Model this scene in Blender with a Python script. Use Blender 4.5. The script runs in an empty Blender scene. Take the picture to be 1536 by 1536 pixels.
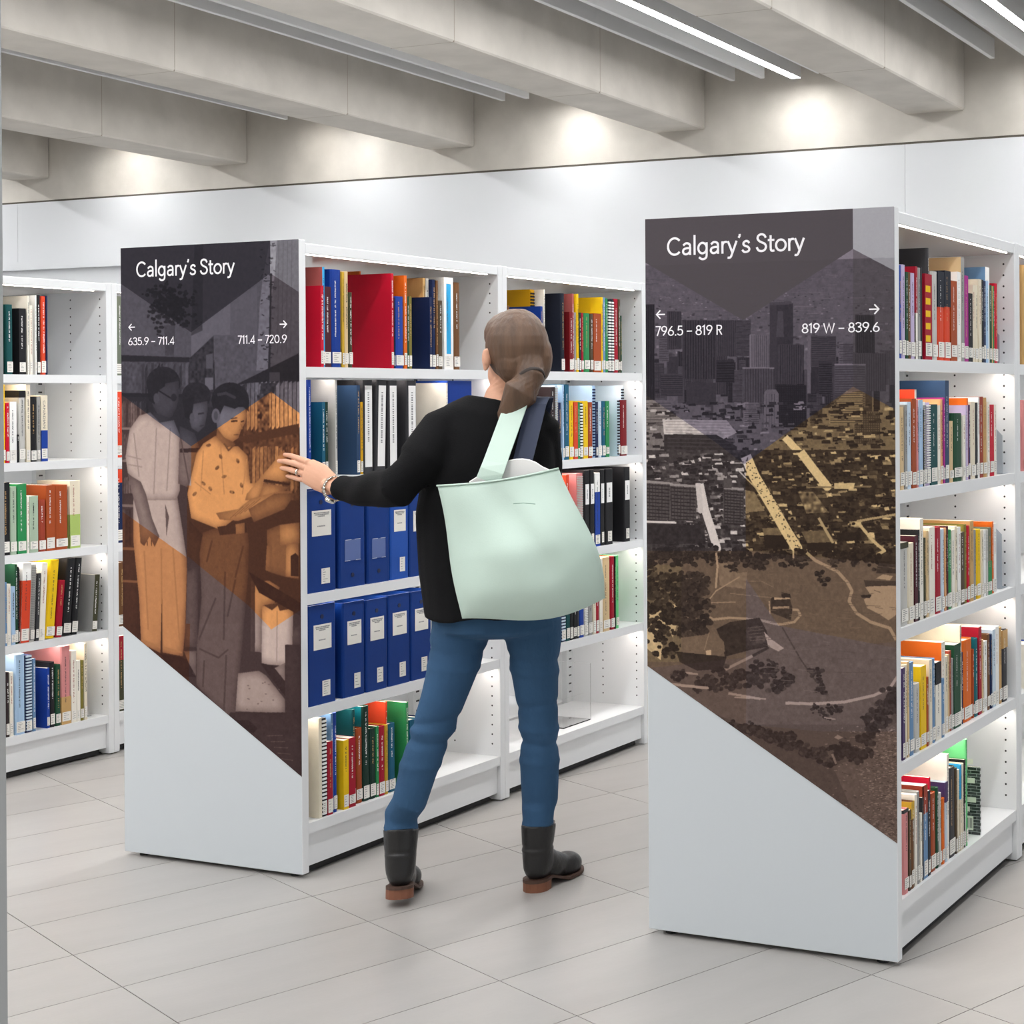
import bpy, bmesh, math, random
import numpy as np
from mathutils import Vector, Matrix
random.seed(7); RNG = np.random.default_rng(7)
SC = bpy.context.scene
COL = SC.collection
# ---------------------------------------------------------------- camera, world, exposure
EYE = 1.353                                     # eye height; photo solved as a shifted lens, world X across rows, Y along rows
F, CX, CY = 2365.98, 1392.25, 598.22            # focal length and principal point in pixels of the 1536 frame
CAM_R = np.array([[.931363, .364059, -.00484], [-.00329, -.004877, -.999983], [-.364077, .931363, -.003344]])
cam_data = bpy.data.cameras.new('camera'); cam = bpy.data.objects.new('camera', cam_data); COL.objects.link(cam)
cam_data.sensor_fit = 'HORIZONTAL'; cam_data.sensor_width = 36
cam_data.lens = F/1536*36
cam_data.shift_x = (768-CX)/1536; cam_data.shift_y = -(768-CY)/1536
cam_data.clip_start = .05; cam_data.clip_end = 100
_r = Matrix((CAM_R[0], -CAM_R[1], -CAM_R[2])).transposed()
cam.matrix_world = Matrix.Translation((0, 0, EYE)) @ _r.to_4x4()
SC.camera = cam
w = bpy.data.worlds.new('world'); SC.world = w; w.use_nodes = True
bg = w.node_tree.nodes['Background']; bg.inputs[0].default_value = (.93, .965, 1, 1); bg.inputs[1].default_value = .7
SC.view_settings.view_transform = 'Standard'; SC.view_settings.look = 'None'
SC.view_settings.exposure = .1; SC.view_settings.gamma = 1; SC.view_settings.use_curve_mapping = False

def ray(x, y): return CAM_R.T @ np.array([(x-CX)/F, (y-CY)/F, 1.])
def onv(x, y, V): r = ray(x, y); t = V/r[1]; return np.array([r[0]*t, V, EYE+r[2]*t])
def onu(x, y, U): r = ray(x, y); t = U/r[0]; return np.array([U, r[1]*t, EYE+r[2]*t])
def onz(x, y, z): r = ray(x, y); t = (z-EYE)/r[2]; return np.array([r[0]*t, r[1]*t, z])
def ond(x, y, D): return np.array([0, 0, EYE]) + ray(x, y)*D
def proj(p):
    q = CAM_R @ (np.array(p)-[0, 0, EYE]); return CX+F*q[0]/q[2], CY+F*q[1]/q[2]

# ---------------------------------------------------------------- materials
def lin(c): return c/12.92 if c <= .04045 else ((c+.055)/1.055)**2.4
def rgb(h):
    if isinstance(h, str):
        h = h.lstrip('#'); h = [int(h[i:i+2], 16) for i in (0, 2, 4)]
    return tuple(lin(v/255) for v in h)+(1,)
MATS = {}
def mat(name, col, rough=.5, spec=.5, metal=0, bump=0, bscale=60, var=0, vscale=8, emit=0, alpha=1, trans=0, stretch=(1, 1, 1), rnd=0, coat=0):
    if name in MATS: return MATS[name]
    m = bpy.data.materials.new(name); m.use_nodes = True; nt = m.node_tree; N = nt.nodes; L = nt.links
    b = N['Principled BSDF']; b.inputs['Base Color'].default_value = rgb(col); b.inputs['Roughness'].default_value = rough
    b.inputs['Specular IOR Level'].default_value = spec; b.inputs['Metallic'].default_value = metal
    b.inputs['Coat Weight'].default_value = coat
    tc = N.new('ShaderNodeTexCoord'); mp = N.new('ShaderNodeMapping'); mp.inputs['Scale'].default_value = stretch
    L.new(tc.outputs['Object'], mp.inputs[0])
    if var or rnd:
        nz = N.new('ShaderNodeTexNoise'); nz.inputs['Scale'].default_value = vscale; nz.inputs['Detail'].default_value = 6
        L.new(mp.outputs[0], nz.inputs['Vector'])
        hs = N.new('ShaderNodeHueSaturation'); hs.inputs['Color'].default_value = rgb(col)
        mr = N.new('ShaderNodeMapRange'); mr.inputs['From Min'].default_value = .25; mr.inputs['From Max'].default_value = .75
        mr.inputs['To Min'].default_value = 1-var; mr.inputs['To Max'].default_value = 1+var
        L.new(nz.outputs[0], mr.inputs[0]); out = mr.outputs[0]
        if rnd:
            oi = N.new('ShaderNodeObjectInfo'); mm = N.new('ShaderNodeMath'); mm.operation = 'MULTIPLY_ADD'
            mm.inputs[1].default_value = rnd; mm.inputs[2].default_value = 1-rnd/2; L.new(oi.outputs['Random'], mm.inputs[0])
            m2 = N.new('ShaderNodeMath'); m2.operation = 'MULTIPLY'; L.new(out, m2.inputs[0]); L.new(mm.outputs[0], m2.inputs[1]); out = m2.outputs[0]
        L.new(out, hs.inputs['Value']); L.new(hs.outputs[0], b.inputs['Base Color'])
    if bump:
        n2 = N.new('ShaderNodeTexNoise'); n2.inputs['Scale'].default_value = bscale; n2.inputs['Detail'].default_value = 4
        L.new(mp.outputs[0], n2.inputs['Vector'])
        bp = N.new('ShaderNodeBump'); bp.inputs['Strength'].default_value = bump; bp.inputs['Distance'].default_value = .01
        L.new(n2.outputs[0], bp.inputs['Height']); L.new(bp.outputs[0], b.inputs['Normal'])
    if emit:
        b.inputs['Emission Color'].default_value = rgb(col); b.inputs['Emission Strength'].default_value = emit
    if trans:
        b.inputs['Transmission Weight'].default_value = trans; b.inputs['IOR'].default_value = 1.45
    if alpha < 1: b.inputs['Alpha'].default_value = alpha
    MATS[name] = m; return m

M_WHITE = mat('white_laminate', '#e9ebed', .38, .5, bump=.02, bscale=300)
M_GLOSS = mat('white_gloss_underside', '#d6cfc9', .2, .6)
M_PANEL = mat('panel_front', '#cbd1d6', .45, .35)  # end panel fronts, a cooler and darker grey than their edges
M_LIP = mat('white_edge', '#ebecee', .4)
M_DARK = mat('rubber_and_gap_dark', '#17181a', .6)
M_SLOT = mat('hole_shadow', '#3a3a3c', .9)
M_UPRIGHT = mat('upright_metal', '#d3d6d8', .4)
M_CONC = mat('concrete', '#c4bfb7', .8, .3, bump=.2, bscale=16, var=.11, vscale=4.5)
M_WALL = mat('white_wall', '#cfd1d4', .6, .3, var=.012, vscale=1.2)
M_SLAT = mat('grey_baffle', '#cfcfcf', .55)
M_SLAB = mat('dark_ceiling', '#8d8a85', .9)
M_LED = mat('led_strip', '#fff4ea', .5, emit=11)
M_TUBE = mat('lamp_diffuser', '#ffffff', .5, emit=62)
M_PILLAR = mat('grey_pillar', '#a9acae', .7)
M_STICK = mat('sticker', '#ece9e2', .6)
M_INK = mat('sticker_ink', '#6c6c70', .7)
M_PAGE = mat('pages', '#ece6d8', .85, bump=.1, bscale=200)
M_GROUT = mat('grout', '#8b8884', .9)
M_TILE = mat('floor_tile', '#a4a19e', .34, .5, bump=.03, bscale=90, var=.09, vscale=5, rnd=.06, stretch=(.35, 1, 1))
M_PRINTW = mat('print_white', '#f2f0f4', .45)

# ---------------------------------------------------------------- mesh helpers
class MB:
    def __init__(s): s.v = []; s.f = []; s.m = []
    def add(s, vs, fs, mi=0):
        o = len(s.v); s.v += [tuple(map(float, p)) for p in vs]; s.f += [tuple(i+o for i in f) for f in fs]; s.m += [mi]*len(fs); return s
    def box(s, x0, x1, y0, y1, z0, z1, mi=0):
        return s.add([(x0,y0,z0),(x1,y0,z0),(x1,y1,z0),(x0,y1,z0),(x0,y0,z1),(x1,y0,z1),(x1,y1,z1),(x0,y1,z1)],
                     [(3,2,1,0),(4,5,6,7),(0,1,5,4),(1,2,6,5),(2,3,7,6),(3,0,4,7)], mi)
    def prism(s, prof, axis, a, b, mi=0):      # closed 2D profile extruded on an axis
        n = len(prof); P = lambda p, t: {'z': (p[0], p[1], t), 'y': (p[0], t, p[1]), 'x': (t, p[0], p[1])}[axis]
        vs = [P(p, a) for p in prof]+[P(p, b) for p in prof]
        return s.add(vs, [tuple(range(n))[::-1], tuple(range(n, 2*n))]+[(i, (i+1) % n, n+(i+1) % n, n+i) for i in range(n)], mi)
    def loft(s, rings, cap=True, mi=0):        # rings: lists of equal length
        n = len(rings[0]); vs = [p for r in rings for p in r]; fs = []
        for k in range(len(rings)-1):
            for i in range(n):
                j = (i+1) % n; fs.append((k*n+i, k*n+j, k*n+n+j, k*n+n+i))
        if cap: fs += [tuple(range(n))[::-1], tuple((len(rings)-1)*n+i for i in range(n))]
        return s.add(vs, fs, mi)
    def tube(s, pts, rad, n=12, mi=0, up=None, cap=True):    # rad: r or (rx, ry) per point
        pts = [np.array(p, float) for p in pts]; rings = []
        for k, p in enumerate(pts):
            t = pts[min(k+1, len(pts)-1)]-pts[max(k-1, 0)]; t /= np.linalg.norm(t)+1e-12
            a = np.array(up if up is not None else ((0, 0, 1) if abs(t[2]) < .9 else (0, 1, 0)), float)
            e1 = np.cross(t, a); e1 /= np.linalg.norm(e1)+1e-12; e2 = np.cross(t, e1)
            r = rad[k] if isinstance(rad, (list, tuple)) else rad
            rx, ry = r if isinstance(r, (list, tuple)) else (r, r)
            rings.append([p+e1*rx*math.cos(q)+e2*ry*math.sin(q) for q in np.linspace(0, 2*math.pi, n, endpoint=False)])
        return s.loft(rings, cap, mi)
    def capsule(s, pts, rad, n=14, mi=0, up=None):   # tube with rounded ends
        pts = [np.array(p, float) for p in pts]; rad = list(rad); R = lambda r: r if isinstance(r, (list, tuple)) else (r, r)
        a, b = R(rad[0]), R(rad[-1]); t0 = pts[0]-pts[1]; t0 /= np.linalg.norm(t0); t1 = pts[-1]-pts[-2]; t1 /= np.linalg.norm(t1)
        P = [pts[0]+t0*min(a)*c for c in (.97, .8, .45)]+pts+[pts[-1]+t1*min(b)*c for c in (.45, .8, .97)]
        S = [(a[0]*k, a[1]*k) for k in (.24, .6, .9)]+[R(r) for r in rad]+[(b[0]*k, b[1]*k) for k in (.9, .6, .24)]
        return s.tube(P, S, n, mi, up)
    def ell(s, c, ax, n=16, mi=0):             # ellipsoid, ax: three half-axis vectors
        c = np.array(c, float); A = [np.array(a, float) for a in ax]; rings = []
        for k in range(1, n//2):
            th = math.pi*k/(n//2); rings.append([c+A[2]*math.cos(th)+math.sin(th)*(A[0]*math.cos(q)+A[1]*math.sin(q)) for q in np.linspace(0, 2*math.pi, n, endpoint=False)])
        return s.loft(rings, True, mi)
    def disc(s, c, r, n, ax, mi=0):            # flat disc facing an axis
        e = {'x': ((0,1,0),(0,0,1)), 'y': ((1,0,0),(0,0,1)), 'z': ((1,0,0),(0,1,0))}[ax]
        c = np.array(c, float); E1, E2 = np.array(e[0], float), np.array(e[1], float)
        return s.add([c+r*(E1*math.cos(q)+E2*math.sin(q)) for q in np.linspace(0, 2*math.pi, n, endpoint=False)], [tuple(range(n))], mi)
    def mesh(s, name, mats):
        me = bpy.data.meshes.new(name); me.from_pydata(s.v, [], s.f)
        for m in (mats if isinstance(mats, (list, tuple)) else [mats]): me.materials.append(m)
        if len(me.materials) > 1: me.polygons.foreach_set('material_index', s.m)
        me.update(); return me
    def obj(s, name, mats, parent=None, loc=None, smooth=False, fix=False, mesh_origin=None):
        me = s.mesh(name, mats)
        if mesh_origin is not None: me.transform(Matrix.Translation(-Vector(mesh_origin)))
        if fix:
            bm = bmesh.new(); bm.from_mesh(me); bmesh.ops.recalc_face_normals(bm, faces=bm.faces); bm.to_mesh(me); bm.free()
        if smooth: me.polygons.foreach_set('use_smooth', [True]*len(me.polygons))
        return link(name, me, parent, loc)
def link(name, data, parent=None, loc=None):
    o = bpy.data.objects.new(name, data); COL.objects.link(o)
    if parent: o.parent = parent
    if loc is not None: o.location = loc
    return o
def empty(name, loc=(0, 0, 0)): return link(name, None, None, loc)
def tag(o, label=None, cat=None, group=None, kind=None):
    for k, v in (('label', label), ('category', cat), ('group', group), ('kind', kind)):
        if v: o[k] = v
    return o
def remesh(mb, name, mats, vox, smooth=4, parent=None, extra=None):    # fuse overlapping closed lumps into one skin
    tmp = mb.obj(name+'_tmp', [MATS['white_laminate']], fix=True)
    r = tmp.modifiers.new('r', 'REMESH'); r.mode = 'VOXEL'; r.voxel_size = vox
    if smooth: k = tmp.modifiers.new('s', 'SMOOTH'); k.iterations = smooth; k.factor = .5
    dg = bpy.context.evaluated_depsgraph_get(); me = bpy.data.meshes.new_from_object(tmp.evaluated_get(dg))
    bpy.data.objects.remove(tmp); me.name = name; me.materials.clear()
    for m in (mats if isinstance(mats, (list, tuple)) else [mats]): me.materials.append(m)
    if extra: extra(me)
    me.polygons.foreach_set('use_smooth', [True]*len(me.polygons)); me.update()
    return link(name, me, parent)
def bevel(o, w=.002, seg=1):
    bm = bmesh.new(); bm.from_mesh(o.data); bmesh.ops.bevel(bm, geom=[e for e in bm.edges if e.is_manifold and e.calc_face_angle(0) > .6], offset=w, segments=seg, affect='EDGES'); bm.to_mesh(o.data); bm.free(); return o
# ---------------------------------------------------------------- floor: slab and single tiles
TA, TX, TY, TW, TL = 1.19853, -3.6173, 2.915, .30682, .60174
fl = MB().box(-13, 4, -1.5, 9.5, -.06, -.009).obj('floor', M_GROUT); tag(fl, 'pale grey stone tile floor under the bookcases', kind='structure')
def tile_xy(j, i): return TX+i*TW*math.sin(TA)+j*TL*math.cos(TA), TY-i*TW*math.cos(TA)+j*TL*math.sin(TA)
tl = MB().box(.0012, TL-.0012, -TW+.0012, -.0012, -.009, 0).mesh('tile', M_TILE)
cells = []
for j in range(-12, 16):
    for i in range(-26, 26):
        c = np.array(tile_xy(j+.5, i+.5)); z = CAM_R[2] @ np.array([c[0], c[1], -EYE])
        if not (-11 < c[0] < 3 and -1 < c[1] < 8.6) or z < .5: continue
        x, y = proj((c[0], c[1], 0))
        cells.append((0 if -420 < x < 1950 and y < 1950 else 1, z, c[0], c[1], j, i))
cells.sort(); far = MB()
for k, (out, z, cx, cy, j, i) in enumerate(cells):
    x, y = tile_xy(j, i)
    if k < 300 and not out:
        o = link('tile', tl, fl, (x, y, 0)); o.rotation_euler = (0, 0, TA)
    else:
        ca, sa = math.cos(TA), math.sin(TA); q = [(x+a*ca-b*sa, y+a*sa+b*ca) for a, b in ((.0012, -TW+.0012), (TL-.0012, -TW+.0012), (TL-.0012, -.0012), (.0012, -.0012))]
        far.prism(q, 'z', -.009, 0)
o = far.obj('far_tiles', M_TILE, fl); o['kind'] = 'stuff'

# ---------------------------------------------------------------- back wall, ceiling, beams, slats, lamps
WV = 8.5
wb = MB().box(-14, 3, WV, WV+.2, 2.815, 3.62).obj('wall_back', M_CONC); tag(wb, 'back wall, white panels below a raw concrete band', kind='structure')
MB().box(-14, 3, WV+.004, WV+.2, 2.80, 2.815).obj('shadow_gap', mat('gap', '#5c574e', .9), wb)
for a, b in ((-14, -10.6), (-10.6, -3.455), (-3.455, .2), (.2, 3)):
    MB().box(a+.001, b-.001, WV-.012, WV+.15, 0, 2.80).obj('wall_panel', M_WALL, wb)
tr = MB().box(-14, -8.6, WV-.05, WV-.012, 2.3, 2.36).obj('trim_1', M_WALL); tag(tr, 'thin white ledge running along the back wall', kind='structure')
wf = MB().box(-14, 4.2, -1.75, -1.55, 0, 3.62).obj('wall_blocker', mat('blocker_grey', '#b9b6b0', .8)); tag(wf, 'added unseen grey wall behind the camera, dimming the panel fronts', kind='structure')  # added out of view to cut ambient light on the panel fronts
ce = MB().box(-14, 3, -1.5, WV+.2, 3.62, 3.8).obj('ceiling', M_SLAB); tag(ce, 'ceiling of concrete beams with grey slats between', kind='structure')
BEAMS = [-12.1, -10.287, -8.397, -6.485, -4.778, -3.09, -1.40, .3, 2.0]
BYAW = [3.3, 3.3, 3.3, 3.25, 2.9, 1.5, 1.2, 1, 1]        # degrees: the beams fan out slightly
SYAW = [3.5, 3.5, 3.9, 2.6, 1.9, 1.15, 1, 1, 1]
def off(deg, v): return math.tan(math.radians(deg))*(WV-v)
def plan(u0, u1, v0, v1, deg): return [(u0+off(deg, v0), v0), (u1+off(deg, v0), v0), (u1+off(deg, v1), v1), (u0+off(deg, v1), v1)]
for b, yw in zip(BEAMS, BYAW):
    w_ = .36
    o = MB().prism(plan(b-w_, b, -1.5, WV, yw), 'z', 2.975, 3.63).obj('beam', M_CONC, ce); bevel(o, .008)
    g = MB()                                     # formwork joints, shallow grooves filled with darker laitance
    for v in (8.5-1.25, 8.5-2.55, 8.5-4.1, 8.5-5.6): g.prism(plan(b-w_-.0005, b+.0008, v-.0022, v+.0022, yw), 'z', 2.9744, 3.6)
    g.obj('joint', mat('joint', '#aaa296', .9), ce)
def slat(u, yw, v1=8.25): return bevel(MB().prism(plan(u-.014, u+.014, -1.4, v1, yw), 'z', 3.2, 3.31).obj('slat', M_SLAT, ce), .002)
LAMPS = []
for k, (b, us) in enumerate([(-12.1, (.55, .74, 1.12)), (-10.287, (.5, .69, 1.07)), (-8.397, (.585, .775, 1.16)), (-6.485, (.411, .59, .98)), (-4.778, (.327, .522, .89)), (-3.09, (.255, .45, .84)), (-1.40, (.3, .49, .87)), (.3, (.3, .49, .87))]):
    for u in us: slat(b+u-off(SYAW[k], 8.25), SYAW[k])
    L_ = b+(us[1]+.187)+(.07 if k in (1, 2, 3) else 0)
    lab = ['linear ceiling lamp above the far left aisle', 'linear ceiling lamp hidden behind the leftmost beams', 'linear ceiling lamp behind the second beam from left',
           'linear ceiling lamp behind the beam over the boys panel', 'long glowing linear ceiling lamp over the skyline panel', 'glowing linear ceiling lamp in the top right corner of the ceiling',
           'linear ceiling lamp beyond the right end of the view', 'linear ceiling lamp farthest to the right'][k]
    if k == 7: continue
    t = empty('linear_lamp', (L_+off(SYAW[k], 3.4)-off(SYAW[k], 8.3), 3.4, 3.2)); t.rotation_euler = (0, 0, math.radians(SYAW[k])); tag(t, lab, 'lamp', 'linear ceiling lamps')
    bevel(MB().box(-.03, .03, -4.8, 4.92, .0, .3).obj('housing', mat('lamp_metal', '#c9c9c9', .4), t), .003)
    MB().box(-.027, .027, -4.8, 4.915, -.0012, .0012).obj('diffuser', M_TUBE, t)
    c_ = MB().tube([(0, 4.0, .3), (0, 4.0, .42)], .004, 6); c_.obj('hanger', M_DARK, t)
# added spots without fixtures, for the concrete's glow at each linear lamp's end
for k, (u, z) in enumerate([(-11.35, 3.1), (-9.52, 3.1), (-7.70, 3.1), (-5.68, 3.1), (-4.07, 3.1), (-2.44, 3.1), (-.7, 3.1)]):
    li = bpy.data.lights.new('lamp_end_glow', 'SPOT'); li.energy = 3.6; li.spot_size = math.radians(125); li.spot_blend = 1; li.shadow_soft_size = .12; li.color = (1, .95, .88)
    o = link('lamp_end_glow', li, None, (u, 8.20, 3.17)); o.rotation_euler = Vector((0, .30, -.30)).to_track_quat('-Z', 'Y').to_euler()
pl = MB(); p0 = ond(6.5, 768, 1.75); rt = CAM_R[0]; fw = CAM_R[2]
e1 = np.array([rt[0], rt[1]]); e1 /= np.linalg.norm(e1); e2 = np.array([p0[0], p0[1]]); e2 /= np.linalg.norm(e2)
q = np.array([p0[0], p0[1]]); prof = [q-e1*.09-e2*.02, q-e2*.02, q+e2*.1, q-e1*.09+e2*.1]
pl.prism([tuple(c) for c in prof], 'z', 0, 3.62); o = pl.obj('pillar', M_PILLAR); tag(o, 'edge of a light grey pillar close by on the left', kind='structure')
# ---------------------------------------------------------------- bookcases
SHELF_Z = [1.437, 1.122, .795, .474, .15]
TOPZ = 1.787
def bookcase(name_label, uf, v0, v1, W=.68, panel=None, vp=None):
    """double sided bay; uf = u of right face, inner sides at v0..v1"""
    t = empty('bookcase', (uf-W/2, (v0+v1)/2, 0)); tag(t, name_label, 'bookcase', 'white library bookcases')
    ox, oy = uf-W/2, (v0+v1)/2
    def P(mb, name, m, par=t, bv=0):
        o = mb.obj(name, m, par)
        o.data.transform(Matrix.Translation((-ox, -oy, 0)))
        if bv: bevel(o, bv)
        return o
    th = .024; ul = uf-W
    if not panel: P(MB().box(ul, uf, v0, v0+th, .004, TOPZ), 'side_panel', M_WHITE, bv=.0015)
    sp = P(MB().box(ul, uf, v1-th, v1, .004, TOPZ), 'side_panel', M_WHITE, bv=.0015)
    a, b = (v0 if panel else v0+th), v1-th
    tp = P(MB().box(ul+.001, uf-.001, a, b, TOPZ-.032, TOPZ-.002), 'top_panel', [M_WHITE], bv=.002)
    P(MB().box(uf-.0105, uf-.005, a+.01, b-.05, TOPZ-.0345, TOPZ-.0325), 'light_strip', M_LED, tp)
    P(MB().box(ul+.004, uf-.012, a, b, TOPZ-.0335, TOPZ-.0322), 'underside', M_GLOSS, tp)
    for z in SHELF_Z:
        for s in (0, 1):
            x0, x1 = (uf-W/2+.012, uf-.002) if s == 0 else (ul+.002, uf-W/2-.012)
            f_ = (1 if s == 0 else -1); xf, xb = (x1, x0) if s == 0 else (x0, x1)
            sh = P(MB().prism([(xb, z-.02), (xf-f_*.014, z-.02), (xf-f_*.014, z-.030), (xf, z-.030), (xf, z), (xb, z)], 'y', a+.0008, b-.0008), 'shelf', M_WHITE)
            if s == 0 and z > .2: P(MB().box(uf-.046, uf-.020, a+.015, b-.015, z-.0235, z-.0202), 'light_strip', M_LED, sh)
    for s in (0, 1):
        x0, x1 = (uf-.05, uf-.014) if s == 0 else (ul+.014, ul+.05)
        P(MB().box(x0, x1, a+.001, b-.001, .026, .1195), 'kick_panel', M_WHITE)
        P(MB().box(x0+.01*(1-s), x1-.01*(1-s)-.006, a+.02, b-.02, .004, .026), 'gap_fill', M_DARK)  # dark strip standing in for the shaded gap under the kick panel
    for y0, y1 in ((a, a+.04), (b-.04, b)):
        P(MB().box(uf-W/2-.0115, uf-W/2+.0115, y0, y1, .02, TOPZ-.04), 'upright', M_UPRIGHT)
    h = MB()
    for du in (.033, .185):
        for k in range(50):
            z = .19+.032*k
            if z < TOPZ-.06: h.disc((uf-du, b-.0006, z), .0033, 6, 'y')
    for k in range(50):
        z = .19+.032*k
        if z < TOPZ-.06: h.box(uf-W/2-.012, uf-W/2+.0122, b-.028, b-.012, z-.003, z+.003)
    h = P(h, 'pin_holes', M_SLOT); h['kind'] = 'stuff'
    for x in (uf-.06, ul+.06):
        for y in (v0+.03, v1-.03):
            P(MB().tube([(x, y, 0), (x, y, .008)], .02, 10), 'foot', M_DARK)
    if panel:
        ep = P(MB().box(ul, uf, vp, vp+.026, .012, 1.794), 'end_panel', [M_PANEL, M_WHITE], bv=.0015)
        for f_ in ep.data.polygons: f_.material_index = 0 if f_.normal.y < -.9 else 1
        for x in (ul+.05, uf-.05): P(MB().tube([(x, vp+.03, 0), (x, vp+.03, .0119)], .016, 10), 'foot', M_DARK)
        t['off'] = (ox, oy)
        return t, ep, P
    return t, None, P
UL, UR, U0 = -3.2456, -1.4231, -5.068
VL, VR, V0 = 3.4716, 3.4295, 3.516
L1, EPL, PL1 = bookcase('white bookcase of blue binders behind the panel picturing three boys', UL, VL+.026, 4.397, .669, True, VL)
L2, _, _ = bookcase('white bookcase behind the tote bag, its bottom shelf empty but for acrylic', UL, 4.3975, 5.297, .669)
R1, EPR, PR1 = bookcase('white bookcase behind the panel picturing a city skyline', UR, VR+.026, 4.352, .678, True, VR)
R2, _, _ = bookcase('white bookcase cut off by the right edge of the picture', UR, 4.3525, 5.25, .678)
Z1, EPZ, PZ1 = bookcase('white bookcase at the far left, next to the grey pillar', U0, V0+.026, 4.452, .669, True, V0)
Z2, _, _ = bookcase('white bookcase mostly hidden behind the panel picturing three boys', U0, 4.4525, 5.35, .669)
BAYS = {'L1': (UL, VL+.026, 4.372), 'L2': (UL, 4.4215, 5.272), 'R1': (UR, VR+.026, 4.328), 'R2': (UR, 4.3765, 5.22), 'Z1': (U0, V0+.026, 4.428), 'Z2': (U0, 4.4765, 5.32)}
BAYNAME = {'L1': 'binder bookcase', 'L2': 'bookcase behind tote bag', 'R1': 'skyline-panel bookcase', 'R2': 'right-edge bookcase', 'Z1': 'far left bookcase', 'Z2': 'bookcase behind boys panel'}
ROWNAME = ['top shelf', 'second shelf', 'third shelf', 'fourth shelf', 'bottom shelf']
# ---------------------------------------------------------------- books
PAL = {k: v for k, v in [p.split('=') for p in '''red=c60f30 crimson=a3142c darkred=7d1a20 maroon=4a1c28 rose=ab5a58 pink=d98f8f magenta=a82a8a orange=dd6a1e vermilion=d9482a rust=a34a22
brick=9a3f2c brown=6e4a2c darkbrown=33282a umber=544534 tan=c9a26a sand=d8bd92 cream=e6dcc6 ivory=f0ebdf white=f3f3f1 yellow=eec418 gold=c9a232 mustard=d9a514 olive=7d7432 darkolive=40402c
lime=a9c06a green=2f8a52 mint=6fcf86 darkgreen=1f4a33 forest=17352c teal=0f6670 petrol=1c5c78 pine=0f4a4c palegreen=a9bca6 sky=36a6dd lightblue=a9c6e4 powder=cadbea steel=6b8fb6 blue=1c419c royal=12388c navy=17264f slate=2c4565
ink=191e2c black=1d1d20 charcoal=3a3a3e grey=9a9a98 silver=c3c2be greygreen=6f7768 lilac=c3b5d6 purple=4c3a66 peach=e0a878 binderblue=0c3680 binderlight=1f50a8'''.split()]}
WORD = {'darkred': 'dark-red', 'darkbrown': 'dark-brown', 'darkolive': 'dark-olive', 'darkgreen': 'dark-green', 'palegreen': 'pale-green', 'lightblue': 'light-blue', 'powder': 'pale-blue', 'royal': 'royal-blue', 'ink': 'inky-navy', 'greygreen': 'grey-green', 'sky': 'sky-blue', 'steel': 'steel-blue', 'slate': 'slate-blue', 'petrol': 'petrol-blue', 'pine': 'deep-teal', 'forest': 'forest-green', 'binderblue': 'blue', 'binderlight': 'bright-blue', 'sand': 'sand-coloured'}
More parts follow.
